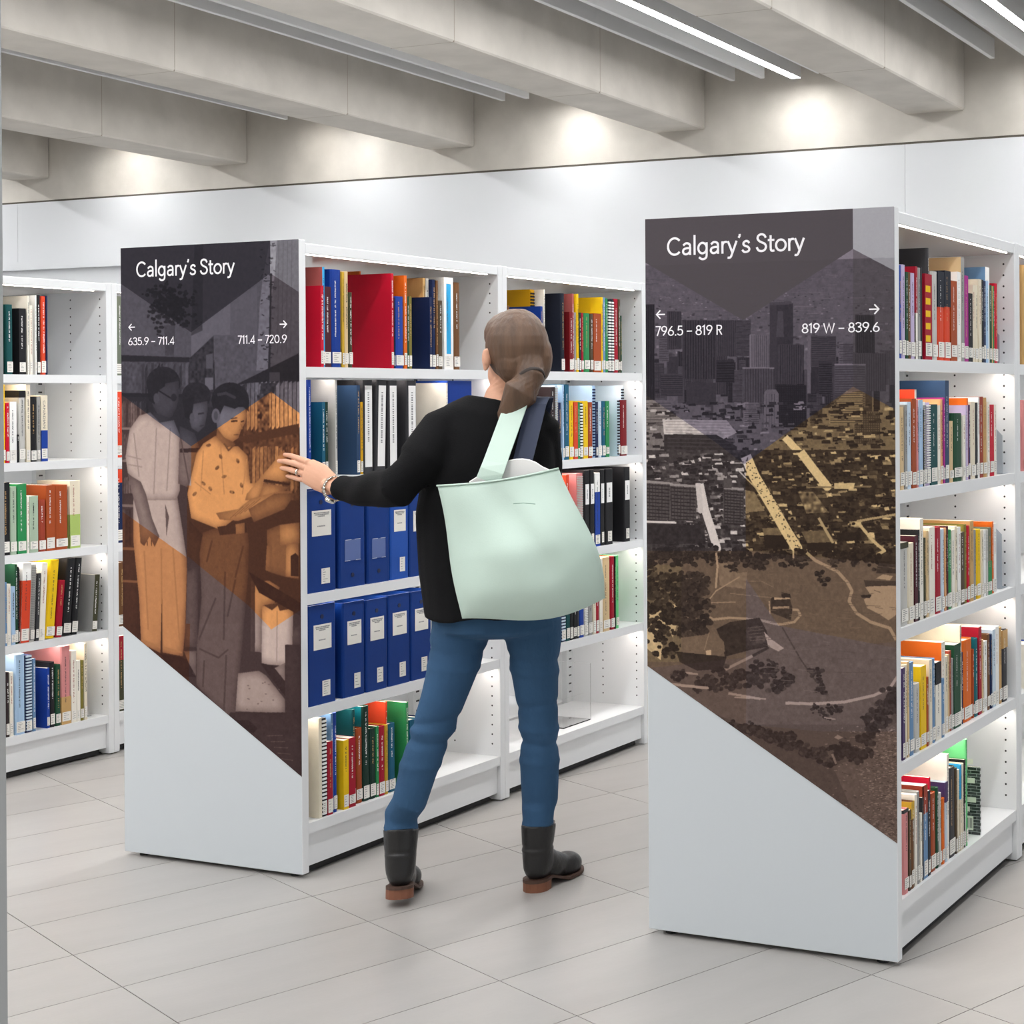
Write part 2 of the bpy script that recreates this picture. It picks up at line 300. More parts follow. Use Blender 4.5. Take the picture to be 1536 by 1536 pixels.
SHELVES = '''@L1 0 440 350 4.8
200 222 378 red
212 230 243 sky cv=rose
225 275 385 maroon
278 352 262 royal
355 371 280 gold
372 402 275 sand
403 431 425 darkolive
708 726 290 red
440 446 270 orange sb=.14 ns
728 736 465 ink
738 800 455 blue
800 822 305 orange
823 837 455 darkgreen
838 856 455 olive
984 1002 460 navy
936 955 322 tan
958 984 325 silver
1003 1030 335 navy
1031 1046 340 brown
1046 1080 485 umber
1088 1155 320 white in=sky
1157 1205 355 brown
@L1 1 440 350 4.8
105 126 1055 blue
205 229 1215 petrol
230 249 1215 forest
300 315 1055 silver cv=silver
455 480 1095 slate
428 450 1050 black ns
482 500 1215 mustard
502 575 1052 charcoal B
590 665 1052 charcoal B ln=1.6
682 752 1050 charcoal B
816 890 1050 charcoal B
1100 1112 1078 ivory ns
1115 1290 1050 royal B ns
@L1 2 440 720 6.98
118 440 100 binderblue L=1
470 745 130 binderblue L=2
765 1000 150 binderblue L=2
1005 1200 130 binderlight L=1
1202 1420 150 binderblue L=1
@L1 3 440 660 4.8
92 297 1180 binderblue L=1
345 505 1165 binderblue L=1
512 668 1145 binderblue L=1
672 832 1110 binderblue L=1
835 985 1085 binderblue L=1
@L1 4 440 960 4.8
168 190 565 cream ns nt
191 228 568 black c=white
231 268 735 crimson
255 272 532 steel
273 300 518 blue
345 383 725 yellow
384 433 708 crimson
408 434 505 pine
436 484 640 rust
487 534 480 forest cv=teal
536 580 640 forest
581 600 625 green
602 647 625 crimson
648 670 615 gold
650 662 450 vermilion
672 722 605 petrol
795 815 452 green
822 886 575 petrol
900 950 560 navy
@L2 0 740 390 6.4
140 158 440 brown ns
457 477 445 royal
365 405 285 mustard c=ink
488 500 285 ivory
655 690 322 ink
734 766 500 darkred
760 778 325 rose
781 802 505 grey
804 828 328 yellow
829 846 505 forest
847 873 508 crimson
876 932 512 green
935 964 520 umber
966 1039 515 rust
1040 1056 358 yellow
1057 1078 360 steel
1079 1108 368 green
1109 1138 375 ink c=white
1139 1165 375 ink c=white
1166 1205 375 crimson
1206 1222 378 umber
1223 1237 535 darkgreen
@L2 1 740 560 5.12
402 431 215 crimson
440 474 105 darkbrown ns
475 499 95 powder w=silver
500 522 225 navy
530 547 90 lightblue
549 580 85 petrol
583 618 210 yellow
619 648 222 vermilion
649 665 222 green
666 690 228 ink c=white
692 725 213 yellow
728 764 222 rust
765 786 95 lightblue c=navy ns
787 804 220 navy
806 833 215 powder
835 862 213 petrol
863 890 213 green
956 974 205 powder c=ink
976 1030 205 darkred
985 1005 95 powder c=ink ns
@L2 2 740 560 5.12
553 578 780 vermilion
640 688 770 pink w=silver
696 736 745 black B
738 775 742 black B
777 815 765 white lo=.74:blue
818 851 742 black B
856 916 735 black B
1000 1049 720 black B
@L2 3 740 840 3.842
300 330 60 umber
331 383 40 slate
385 412 40 navy c=powder
414 434 40 pine
435 454 30 black
455 475 30 black
476 490 25 charcoal
491 518 20 blue
519 541 15 silver w=white
543 567 10 grey
569 585 5 cream
586 604 0 crimson up=.55:ivory
606 624 -5 ivory
626 669 -15 sand
671 694 -20 crimson
695 700 -20 black ns
701 719 -25 mint
@Z1 0 0 380 3.84
-120 -70 300 navy
-68 -30 330 brick
-28 22 300 tan
40 78 295 pine
112 152 318 black
160 172 245 ivory
174 190 300 ivory
205 214 242 white
216 237 240 black
239 268 248 vermilion
269 276 245 navy ns
@Z1 1 0 380 3.84
-90 -40 800 green
-38 0 790 brick
1 32 745 yellow
33 55 862 red
56 95 855 white
97 108 1105 black ns
109 147 790 silver up=.9:black
150 174 745 cream
176 211 825 black
212 232 825 grey
236 274 818 cream lo=.47:blue tx=CANADIAN
@Z1 2 0 380 3.84
-60 0 1340 navy
8 52 1320 black
55 95 1345 palegreen
97 148 1328 green
150 164 1400 ivory
166 215 1398 palegreen
218 261 1420 brick
262 313 1335 rust
314 390 1335 rust
398 458 1310 cream lo=.5:lime
@Z1 3 0 780 3.84
-50 2 300 cream
4 20 285 white
21 32 360 steel
33 54 370 ivory
55 85 385 lightblue
78 97 250 darkgreen
98 106 270 black c=charcoal
108 158 250 white lo=.78:vermilion ln=2.5
163 190 258 silver w=grey ln=2.5
196 214 310 charcoal ln=2.5
215 248 250 ivory ln=3
252 306 235 yellow ln=5
312 348 352 crimson ln=5
352 399 222 black ln=5
401 438 222 black ln=5
520 550 318 darkolive ln=4 cv=grey
@Z1 4 0 780 3.84
-30 18 850 brown
22 44 880 darkbrown
45 66 878 ivory
78 136 775 lightblue
138 176 780 navy c=powder
178 194 800 steel
258 275 855 blue
277 306 820 black
309 341 835 darkgreen
343 398 725 pink lo=.35:tan
400 430 755 ivory
431 452 810 ivory
453 473 810 olive
475 492 712 cream
@Z2 0 0 380 3.84
640 656 270 cream ns
658 740 235 greygreen
742 800 250 brick
@Z2 1 0 380 3.84
643 745 790 vermilion up=.98:cream
747 800 800 navy
@Z2 2 0 380 3.84
645 740 1245 navy up=.82:vermilion
742 800 1300 umber
@Z2 3 0 780 3.84
644 664 240 cream
668 740 245 brown
742 790 260 navy
@Z2 4 0 780 3.84
656 740 660 darkolive up=.68:crimson
742 790 700 cream
@R1 0 1330 320 6.398
122 148 500 blue
149 188 495 lilac
189 211 565 darkgreen
212 233 568 brown
235 279 575 lilac
281 301 512 crimson lo=.5:ivory
303 336 525 grey
338 345 520 charcoal ns
372 440 585 crimson st=yellow
396 414 335 charcoal
442 495 560 silver
496 558 560 vermilion up=.6:ink
560 620 555 vermilion up=.6:ink
622 680 650 rust
682 716 565 white
718 750 425 grey cv=sand
752 788 600 magenta
790 829 770 black
831 850 690 cream
852 884 690 cream
886 915 635 cream
916 934 640 black
935 955 650 navy
956 988 650 lightblue
950 990 520 white cv=steel
991 1013 690 darkgreen
1014 1024 700 tan
1025 1040 700 green
1041 1072 675 red 
@R1 1 1330 540 6.98
135 187 490 sand
188 214 470 grey
215 262 440 powder
264 309 405 rust
311 337 420 pink
290 312 310 ivory cv=vermilion
339 377 420 lightblue
379 390 520 black
391 416 440 white w=grey
418 462 445 lilac w=white
464 530 465 pine
532 560 475 ivory
562 592 410 peach
594 610 395 magenta
612 652 215 slate
655 700 640 sand
700 793 558 darkgreen
795 824 580 ivory
826 850 475 lilac
836 852 400 orange
852 880 470 purple
882 934 440 cream
936 954 445 charcoal
955 971 390 white
972 1009 385 brick
1010 1052 395 tan
1054 1077 440 ivory
1079 1122 468 red
1124 1148 470 ivory
@R1 2 1330 750 7.316
145 230 470 silver up=.93:darkolive
232 298 475 cream
300 334 395 maroon
336 354 330 black
356 394 205 ivory
396 428 420 darkolive
430 458 340 sand
460 520 300 ivory
524 592 300 crimson
594 628 320 powder
632 652 310 peach
654 668 290 maroon
669 706 330 green
708 738 330 ivory
740 772 290 cream
774 804 300 white
806 845 355 umber
847 874 270 olive
876 906 285 red
908 946 230 tan
948 978 330 grey
980 1030 325 yellow
1032 1056 330 cream
1058 1080 330 white
1082 1106 330 silver
1108 1146 305 greygreen lo=.5:green
1148 1166 240 orange
1168 1196 260 white
@R1 3 1330 920 6.398
138 164 530 purple
166 186 500 cream
188 204 470 sand
206 252 475 steel
256 309 680 silver
311 366 510 yellow
368 394 620 rust
396 424 450 cream
426 456 440 steel
458 512 475 ivory up=.72:black
514 548 635 steel
512 548 280 ivory cv=orange
550 573 420 cream
575 590 400 sand
591 606 365 brick
608 634 440 grey
636 698 300 darkgreen
690 706 118 cream
706 724 380 navy
726 812 255 orange
814 830 350 rust
832 868 245 teal
870 900 135 crimson
902 922 260 sand
924 952 270 white
954 984 205 brown
986 1004 205 navy
1006 1032 160 powder
1034 1066 130 white
1068 1098 140 tan
1102 1150 165 charcoal up=.75:tan
@R1 4 1330 1100 4.267
97 128 495 pink up=.96:charcoal
130 144 500 umber
145 165 445 brown up=.8:gold
167 182 400 ivory
184 200 380 grey
202 214 520 ivory
215 223 420 charcoal ns
224 250 340 steel up=.7:brick
252 268 375 ink
258 268 290 red
270 304 390 rust
306 322 355 darkgreen
324 340 390 silver
342 362 425 orange
364 380 320 powder up=.75:purple
374 386 140 ivory
388 428 225 charcoal
430 442 230 umber
444 456 240 cream
458 470 210 sky lo=.6:cream
472 484 200 cream
486 494 175 black lo=.5:silver
496 508 45 mint
586 592 225 black cv=comic ns nt
@R2 0 1330 320 6.398
1318 1360 500 tan
1362 1420 560 crimson
@R2 1 1330 540 6.98
1430 1470 420 pink
1472 1540 440 navy
@R2 3 1330 920 6.398
1340 1380 300 ivory
1382 1440 280 blue
'''
M_COVER = {}
def cover(c):
    if c not in M_COVER: M_COVER[c] = mat('cover_'+c, PAL[c], .5, .22, bump=.04, bscale=180, var=.03, vscale=30)
    return M_COVER[c]
def comic_mat():
    m = mat('comic_cover', '#26262a', .35); nt = m.node_tree
    if 'ck' not in nt.nodes:
        N = nt.nodes; b = N['Principled BSDF']; tc = N.new('ShaderNodeTexCoord'); br = N.new('ShaderNodeTexBrick'); br.name = 'ck'
        mp = N.new('ShaderNodeMapping'); mp.inputs['Rotation'].default_value = (math.radians(90), 0, 0); br.inputs['Scale'].default_value = 30; br.offset = .37; br.inputs['Brick Width'].default_value = .8
        br.inputs['Color1'].default_value = rgb('#232327'); br.inputs['Color2'].default_value = rgb('#4a4a50'); br.inputs['Mortar'].default_value = rgb('#c4c4c8'); br.inputs['Mortar Size'].default_value = .016
        nt.links.new(tc.outputs['Object'], mp.inputs[0]); nt.links.new(mp.outputs[0], br.inputs['Vector']); nt.links.new(br.outputs[0], b.inputs['Base Color'])
    return m
LIGHTC = set('yellow gold mustard cream ivory white sand tan pink powder lightblue silver lilac peach mint lime palegreen grey sky'.split())
BOOKS = []; ORD = 'first second third fourth fifth sixth seventh eighth ninth tenth eleventh twelfth thirteenth fourteenth fifteenth sixteenth seventeenth eighteenth nineteenth twentieth'.split()
def letters(n0, y0, y1, z0, z1, x, col, par, rng, name='title'):
    """unreadable run of lettering down the spine, each letter a couple of flat strokes"""
    mb = MB(); z = z1; wd = (y1-y0)
    while z > z0+.004:
        h = rng.uniform(.0022, .0042)
        if rng.random() < .17: z -= h*1.2; continue
        k = rng.integers(0, 3); a, b = y0+wd*.05, y1-wd*.05; m_ = (a+b)/2
        mb.add([(x, a, z-h*.32), (x, b, z-h*.32), (x, b, z), (x, a, z)], [(0, 1, 2, 3)])
        if k: mb.add([(x, a if k == 1 else m_, z-h*.75), (x, m_ if k == 1 else b, z-h*.75), (x, m_ if k == 1 else b, z-h*.3), (x, a if k == 1 else m_, z-h*.3)], [(0, 1, 2, 3)])
        z -= h
    if mb.f: mb.obj(name, mat('lettering_'+col, PAL[col], .5), par)
def sticker(par, x, y0, y1, z0, z1, rng, tall=False):
    mb = MB(); mb.box(x, x+.0004, y0, y1, z0, z1)
    n = int(rng.integers(4, 7)); wd = y1-y0
    for k in range(n):
        zz = z1-(z1-z0)*(k+.8)/(n+.7); e = y0+wd*rng.uniform(.35, .8); mb.add([(x+.0006, y0+wd*.16, zz), (x+.0006, e, zz), (x+.0006, e, zz+.0012), (x+.0006, y0+wd*.16, zz+.0012)], [(0, 1, 2, 3)], 1)
    return mb.obj('spine_label', [M_STICK, M_INK], par)
def make_book(u, v0, v1, zs, h, c, op, dmax):
    rng = np.random.default_rng(abs(hash((round(u*1e4), round(v0*1e4), round(zs*100)))) % (2**31))
    t = max(v1-v0, .003); d = min(max(.12, h*rng.uniform(.66, .8)), .235, dmax)
    kind = 'book'
    hard = t > .012 and 'ns' not in op and rng.random() < .7 and c not in ('ivory', 'white')
    loc = (u, v0, zs)
    cm = comic_mat() if op.get('cv') == 'comic' else cover(c)
    mats = [cm]+([cover(op['cv'])] if op.get('cv') in PAL else [])
    if 'B' in op or 'L' in op:                   # ring binders
        kind = 'ring binder' if 'B' in op else 'lever-arch binder'
        d = min(.28, dmax); bt = .003; r = min(.006, t*.2)
        prof = [(-d, 0), (-r, 0), (-r*.3, r*.3), (0, r), (0, t-r), (-r*.3, t-r*.3), (-r, t), (-d, t), (-d, t-bt), (-bt, t-bt), (-bt, bt), (-d, bt)]
        o = MB().prism(prof, 'z', 0, h).obj('ring_binder', cm, None, loc)
        if rng.random() < .8 or 'L' in op: MB().box(-d+.012, -.03, t*.12, t*.72, .01, h-.022).obj('pages', M_PAGE, o)
        x = .0005
        if 'L' in op:
            M_POC = mat('clear_pocket', '#5a6ea6', .15, .6)
            for z in ((h-.035,) if op['L'] == '1' else (.035, h-.035)):             # finger rings, plain dark holes with a rim
                MB().tube([(-.001, t*.5, z), (.001, t*.5, z)], .0065, 14).obj('finger_hole', mat('finger_hole', '#0c1a44', .4), o)
            if op['L'] == '1':
                a, b = t*.2, t*.83; z0, z1 = h*.55, h*.80
                k = MB().box(x, x+.0004, a, b, z0, z1)
                for n_, (f, l0, l1) in enumerate([(.90, .1, .9), (.835, .14, .86), (.77, .3, .66), (.38, .28, .68)]):
                    zz = z0+(z1-z0)*f; y = a+(b-a)*l0
                    while y < a+(b-a)*l1:
                        y2 = min(y+rng.uniform(.001, .003), a+(b-a)*l1); k.add([(x+.0006, y, zz-.0016), (x+.0006, y2, zz-.0016), (x+.0006, y2, zz+.0016), (x+.0006, y, zz+.0016)], [(0, 1, 2, 3)], 1); y = y2+.0009
                k.obj('title_card', [M_STICK, M_INK], o)
                sticker(o, x, t*.5, t*.78, .022, .066, rng)
            else:
                k = MB().box(x, x+.0006, t*.2, t*.8, h*.28, h*.5)
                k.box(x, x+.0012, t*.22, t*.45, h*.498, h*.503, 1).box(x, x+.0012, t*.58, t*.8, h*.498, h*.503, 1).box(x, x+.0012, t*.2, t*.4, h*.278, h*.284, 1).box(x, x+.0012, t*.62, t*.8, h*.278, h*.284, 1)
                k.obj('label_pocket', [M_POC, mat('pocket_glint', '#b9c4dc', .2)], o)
        else:
            if 'ns' not in op:
                zt = h*.94 if c == 'charcoal' else h*.82
                zb = .02 if c == 'charcoal' else h*.56
                k = MB().box(x, x+.0004, t*.16, t*.86, zb, zt); z = zt-.02
                while z > zb+(zt-zb)*.3: k.add([(x+.0006, t*.42, z-.003), (x+.0006, t*.58, z-.003), (x+.0006, t*.58, z), (x+.0006, t*.42, z)], [(0, 1, 2, 3)], 1); z -= rng.uniform(.004, .008)
                k.obj('title_card', [mat('insert_white', '#f0f0f0', .4), M_INK], o)
                if c == 'black': sticker(o, x, t*.3, t*.8, .012, .05, rng)
        return o, kind, t, h
    if 'c' in op or 'w' in op:
        kind = 'comb-bound book' if 'c' in op else 'wire-bound book'
        o = MB().box(-d, -.004, 0, t, 0, h).obj('spiral_book', mats[-1:], None, loc)
        mb = MB(); p = .011 if 'c' in op else .0062; z = .006
        while z < h-.008:
            mb.box(-.006, .0005, t*.08, t*.92, z, z+p*.55); z += p
        mb.obj('comb' if 'c' in op else 'wire', cover(op.get('c') or op.get('w')), o)
        if 'c' in op: MB().box(-.005, -.001, t*.1, t*.9, .004, h-.004).obj('comb_spine', cover(c), o)
        if 'ns' not in op: sticker(o, .0008, t*.1, t*.9, .01, .042, rng)
        return o, kind, t, h
    if hard:
        kind = 'hardcover'; bt = min(.0026, t*.18); r = t*.12; e = .004
        prof = [(-d, 0), (-.006, 0), (-.0015, r*.8), (0, t*.3), (0, t*.7), (-.0015, t-r*.8), (-.006, t), (-d, t), (-d, t-bt), (-.005, t-bt), (-.005, bt), (-d, bt)]
        o = MB().prism(prof, 'z', 0, h).obj('book', mats[:1], None, loc)
        MB().box(-d+.005, -.0052, bt*1.02, t-bt*1.02, e, h-e).obj('pages', M_PAGE, o)
    else:
        kind = 'paperback' if t > .006 else 'booklet'; bt = min(.0006, t*.2)
        mb = MB(); mb.box(-d, 0, 0, bt, 0, h, len(mats)-1).box(-d, 0, t-bt, t, 0, h).box(-.0012, .0, bt, t-bt, 0, h)
        o = mb.obj('book', mats, None, loc)
        MB().box(-d+.0006, -.0013, bt*1.01, t-bt*1.01, .0006, h-.0006).obj('pages', M_PAGE, o)
    if hard and len(mats) > 1:                   # jacket of another colour on the board that shows
        MB().box(-d, -.007, -.0004, -.00002, 0, h).obj('front_cover', mats[1], o)
    x = .0004
    for key, z0, z1 in (('lo', 0, None), ('up', None, h)):
        if key in op:
            f, bc = op[key].split(':'); f = float(f); a, b = (0, h*f) if key == 'lo' else (h*f, h)
            MB().box(-.003, x*.6, 0, t, a, b).obj('spine_band', cover(bc), o)
            MB().box(-d*.98, -.003, -.0005, -.0001, a, b).obj('cover_band', cover(bc), o)
    if op.get('in'): MB().box(-.002, x, t*.26, t*.74, h*.17, h*.93).obj('title_card', cover(op['in']), o)
    if op.get('st'):
        k = MB(); z = .045
        while z < h-.03: k.box(-.002, x, t*.1, t*.75, z, z+.016); z += .031
        k.obj('striped_lettering', cover(op['st']), o)
    elif 'tx' in op: text_mesh(op['tx'], 'title', o, M_INK, (x+.0002, t*.3, h*.92), h*.42, t*.5, 'spine')
    elif 'nt' not in op and t > .005:
        tc_ = 'ink' if c in LIGHTC else ('tan' if rng.random() < .25 else 'white')
        if c in ('cream', 'ivory', 'white') and rng.random() < .35: tc_ = 'brick'
        a = rng.uniform(.3, .4); b = a+min(.32, .0055/t) if t > .012 else .75
        letters(0, t*a, t*min(b, .85), .06+h*rng.uniform(0, .25), h*rng.uniform(.86, .94), x, tc_, o, rng)
    if op.get('cv') == 'comic':
        k = MB()
        for q, (a, b) in enumerate(((-.1, -.03), (-.075, -.012), (-.09, -.04), (-.06, -.015), (-.105, -.07), (-.05, -.02))): MB().box(a, b, -.0006, -.0001, .062+q*.026, .076+q*.026).obj('caption_box', [M_STICK], o); k = MB(); k.box(-.07, -.02, -.0006, -.0001, .012, .05)
        for q in range(11): k.box(-.065+q*.004, -.065+q*.004+.0018, -.0009, -.0006, .018, .045, 1)
        k.obj('barcode', [M_STICK, M_INK], o)
    if 'ns' not in op: sticker(o, x+.0003, t*.06, t*.94, .006+.006*rng.random(), .012+min(.036, h*.15)*rng.uniform(.8, 1.05), rng)
    return o, kind, t, h
def text_mesh(s, name, par, m, pos, length, height, mode):
    """flat lettering; mode 'spine': reads downwards on a +x face, 'front': on a face turned to -y"""
    cu = bpy.data.curves.new(name, 'FONT'); cu.body = s; cu.resolution_u = 3
    tmp = bpy.data.objects.new('t', cu); COL.objects.link(tmp)
    me = bpy.data.meshes.new_from_object(tmp.evaluated_get(bpy.context.evaluated_depsgraph_get())); bpy.data.objects.remove(tmp)
    co = np.empty(len(me.vertices)*3); me.vertices.foreach_get('co', co); co = co.reshape(-1, 3)
    x0, x1 = co[:, 0].min(), co[:, 0].max()
    X = (co[:, 0]-x0)/(x1-x0)*length; Y = co[:, 1]*height
    out = np.zeros_like(co)
    if mode == 'spine': out[:, 0] = pos[0]; out[:, 1] = pos[1]+Y; out[:, 2] = pos[2]-X
    else: out[:, 0] = pos[0]+X; out[:, 1] = pos[1]; out[:, 2] = pos[2]+Y
    me.vertices.foreach_set('co', out.ravel()); me.materials.clear(); me.materials.append(m); me.name = name; me.update()
    return link(name, me, par)
cur = None; entries = []
for line in SHELVES.strip().splitlines():
    if line[0] == '@':
        a = line[1:].split(); cur = (a[0], int(a[1]), float(a[2]), float(a[3]), float(a[4])); prev = None; continue
    bay, row, ox, oy, s = cur; uf, va, vb = BAYS[bay]; zs = SHELF_Z[row]; tk = line.split()
    x0, x1, yt = (float(q) for q in tk[:3]); x0, x1, yt = ox+x0/s, ox+x1/s, oy+yt/s; c = tk[3]
    op = {q.split('=')[0]: (q.split('=')+[''])[1] for q in tk[4:]}
    face = uf-.011
    if prev is None: prev = va+.0015
    v = prev
    if 'sb' in op:
        u = uf-float(op['sb'])
    else:
        r = ray(x0, 600); u = r[0]/r[1]*v
        if u > face: u = face
        if u < uf-.09: u = uf-.09
    v = max(v, onu(x0, 600, u)[1]) if 'sb' not in op else v
    ve = onu(x1, 600, u)[1]
    if 'sb' in op: ve = v+max(.006, (x1-x0)*.0026)
    ve = max(ve, v+.0035)
    if ve > vb-.004: ve = vb-.004
    if ve < v+.003: continue
    top = onu((x0+x1)/2, yt, u)[2]; h = top-zs
    zmax = (SHELF_Z[row-1]-.036 if row else TOPZ-.045)-zs
    h = min(max(h, .1), zmax)
    o, kind, t_, h_ = make_book(u, v+.0004, ve-.0004, zs+.0003, h, c, op, .325-(uf-u))
    ln = 0
    if 'ln' in op:
        a_ = math.radians(float(op['ln'])); o.rotation_euler = (-a_, 0, 0)
        if a_ < 0: o.location.y += 0; o.location.z += math.sin(-a_)*0
        if a_ > 0: o.location.z += math.sin(a_)*t_
    prev = ve
    BOOKS.append(dict(o=o, bay=bay, row=row, c=c, kind=kind, t=t_, h=h, op=op, zmax=zmax))
# ---- labels: look first, then neighbours, then shelf and bookcase
from collections import Counter
def word(b): return WORD.get(b['c'], b['c'])
groups = {}
for b in BOOKS: groups.setdefault((b['bay'], b['row']), []).append(b)
lab = {}
for (bay, row), L in groups.items():
    place = ROWNAME[row]+' of '+BAYNAME[bay]
    for k, b in enumerate(L):
        adj = 'slim' if b['t'] < .011 else ('thick' if b['t'] > .034 else ('tall' if b['h'] > .27 else ''))
        look = ' '.join(q for q in (adj, word(b), b['kind']) if q)
        if 'lo' in b['op'] or 'up' in b['op']: look += ' with '+WORD.get((b['op'].get('lo') or b['op'].get('up')).split(':')[1], (b['op'].get('lo') or b['op'].get('up')).split(':')[1])+' band'
        if 'L' in b['op'] and b['op']['L'] == '2': look = 'blue lever-arch binder with empty clear pocket'
        ws = [word(q) for q in L]; trip = [(ws[q-1], ws[q], ws[q+1]) for q in range(1, len(L)-1)]
        if len(L) == 1: s = look+' alone on '+place
        elif k == 0: s = look+' first beside '+word(L[1])+', '+place
        elif k == len(L)-1: s = look+' last after '+word(L[k-1])+', '+place
        elif 'L' in b['op']: s = ORD[k]+' '+look+' from left, '+place
        elif len({ws[k-1], ws[k], ws[k+1]}) == 3 and trip.count((ws[k-1], ws[k], ws[k+1])) == 1: s = look+' between '+ws[k-1]+' and '+ws[k+1]+', '+place
        else:                                    # count from the nearest book whose colour occurs once on this shelf
            an = [q for q in range(len(L)) if ws.count(ws[q]) == 1 and q != k]
            if ws.count(ws[k]) == 1: s = 'only '+look+' on '+place
            elif an:
                q = min(an, key=lambda q: abs(q-k)); n = abs(q-k); side = 'left' if k < q else 'right'
                s = look+(' just '+side if n == 1 else ' '+ORD[n-1]+' to '+side)+' of only '+ws[q]+' one, '+place
            else: s = ORD[k]+' from left, '+look+', '+place
        lab[id(b)] = s
cnt = Counter(lab.values())
for L in groups.values():
    for k, b in enumerate(L):
        s = lab[id(b)]
        if cnt[s] > 1:
            n = [q for q in L if lab[id(q)] == s].index(b); s = s.replace(' between ', ' '+('left-hand', 'middle', 'right-hand')[min(n, 2)]+' between ')
        if len(s.replace(',', '').split()) > 16: s = s.replace(' of bookcase behind', ' behind').replace(' and ', '/')
        if len(s.replace(',', '').split()) > 16: s = s.replace('thick ', '').replace('tall ', '').replace('skyline-panel bookcase', 'skyline bookcase').replace('shelf of skyline', 'shelf, skyline')
        tag(b['o'], s, 'binder' if 'binder' in b['kind'] else 'book', '%s on the %s of the %s' % ('binders' if 'L' in b['op'] else 'books', ROWNAME[b['row']], BAYNAME[b['bay']]))
# ---- acrylic stand and bookends
M_CLEAR = mat('clear_acrylic', '#ffffff', .0, .5, trans=1)
def sheet(name, pts, v0, v1, th, m, label, cat):   # bent sheet in the u-z plane, width along v
    t = MB(); n = len(pts); off = []
    for k in range(n):
        a = np.array(pts[max(k-1, 0)]); b = np.array(pts[min(k+1, n-1)]); d_ = b-a; d_ /= np.linalg.norm(d_); off.append(np.array(pts[k])+np.array([-d_[1], d_[0]])*th)
    t.prism([tuple(p) for p in pts]+[tuple(p) for p in off[::-1]], 'y', v0, v1); o = t.obj(name, m); tag(o, label, cat); return o
zb = SHELF_Z[4]
def bookend(v, uf, row, h, label, m, lean=0, d=.11):
    z = SHELF_Z[row]; o = MB(); r = .02
    o.add([], []); prof = [(0, 0), (d, 0), (d, h-r), (d-r, h), (r, h), (0, h-r)]
    o.prism([(-p[0], p[1]) for p in prof], 'y', 0, .0012); o.box(-d, 0, 0, .05, 0, .0009)
    q = o.obj('bookend', m, None, (uf-.02, v, z+.0004)); tag(q, label, 'bookend', 'metal bookends'); return q
M_BE = mat('bookend_grey', '#aab2bd', .35, metal=.3)
bookend(4.262, UR, 2, .175, 'grey metal bookend closing the third shelf of the skyline-panel bookcase', M_BE)
bookend(4.25, UR, 0, .10, 'low grey metal bookend leaning by red book, top shelf of skyline-panel bookcase', M_BE)
bookend(4.272, UR, 1, .13, 'grey metal bookend after the ivory booklet, second shelf, skyline-panel bookcase', M_BE)
def wire_end(u0, u1, v, z, h, label):
    t = MB(); t.tube([(u0, v, z+.003), (u0, v, z+h), (u1, v, z+h), (u1, v, z+.003), (u0, v, z+.003)], .0022, 6)
    t.box(min(u0, u1), max(u0, u1), v-.001, v+.05, z+.0003, z+.0015)
    o = t.obj('wire_bookend', mat('wire', '#c6ccd0', .25, metal=.8)); tag(o, label, 'bookend'); return o
p = onu(503, 1003, U0-.05) if False else None
wire_end(U0-.05, U0-.16, 4.345, SHELF_Z[4], .165, 'thin wire bookend standing after the last book, bottom shelf, far left bookcase')
pa = onu(870, 1010, UL-.09)
ac = MB(); th = .0028; ua, ub = UL-.05, UL-.2
va_ = 4.98
ac.box(ub, ua, va_, va_+th, zb+.0005, zb+.21); ac.box(ub, ua, va_-.17, va_, zb+.0005, zb+.0045); ac.box(ub+.0, ub+.004, va_-.17, va_, zb+.0046, zb+.06)
o = ac.obj('acrylic_stand', M_CLEAR); bevel(o, .0008); tag(o, 'clear acrylic display stand on the empty bottom shelf behind tote bag', 'display stand')
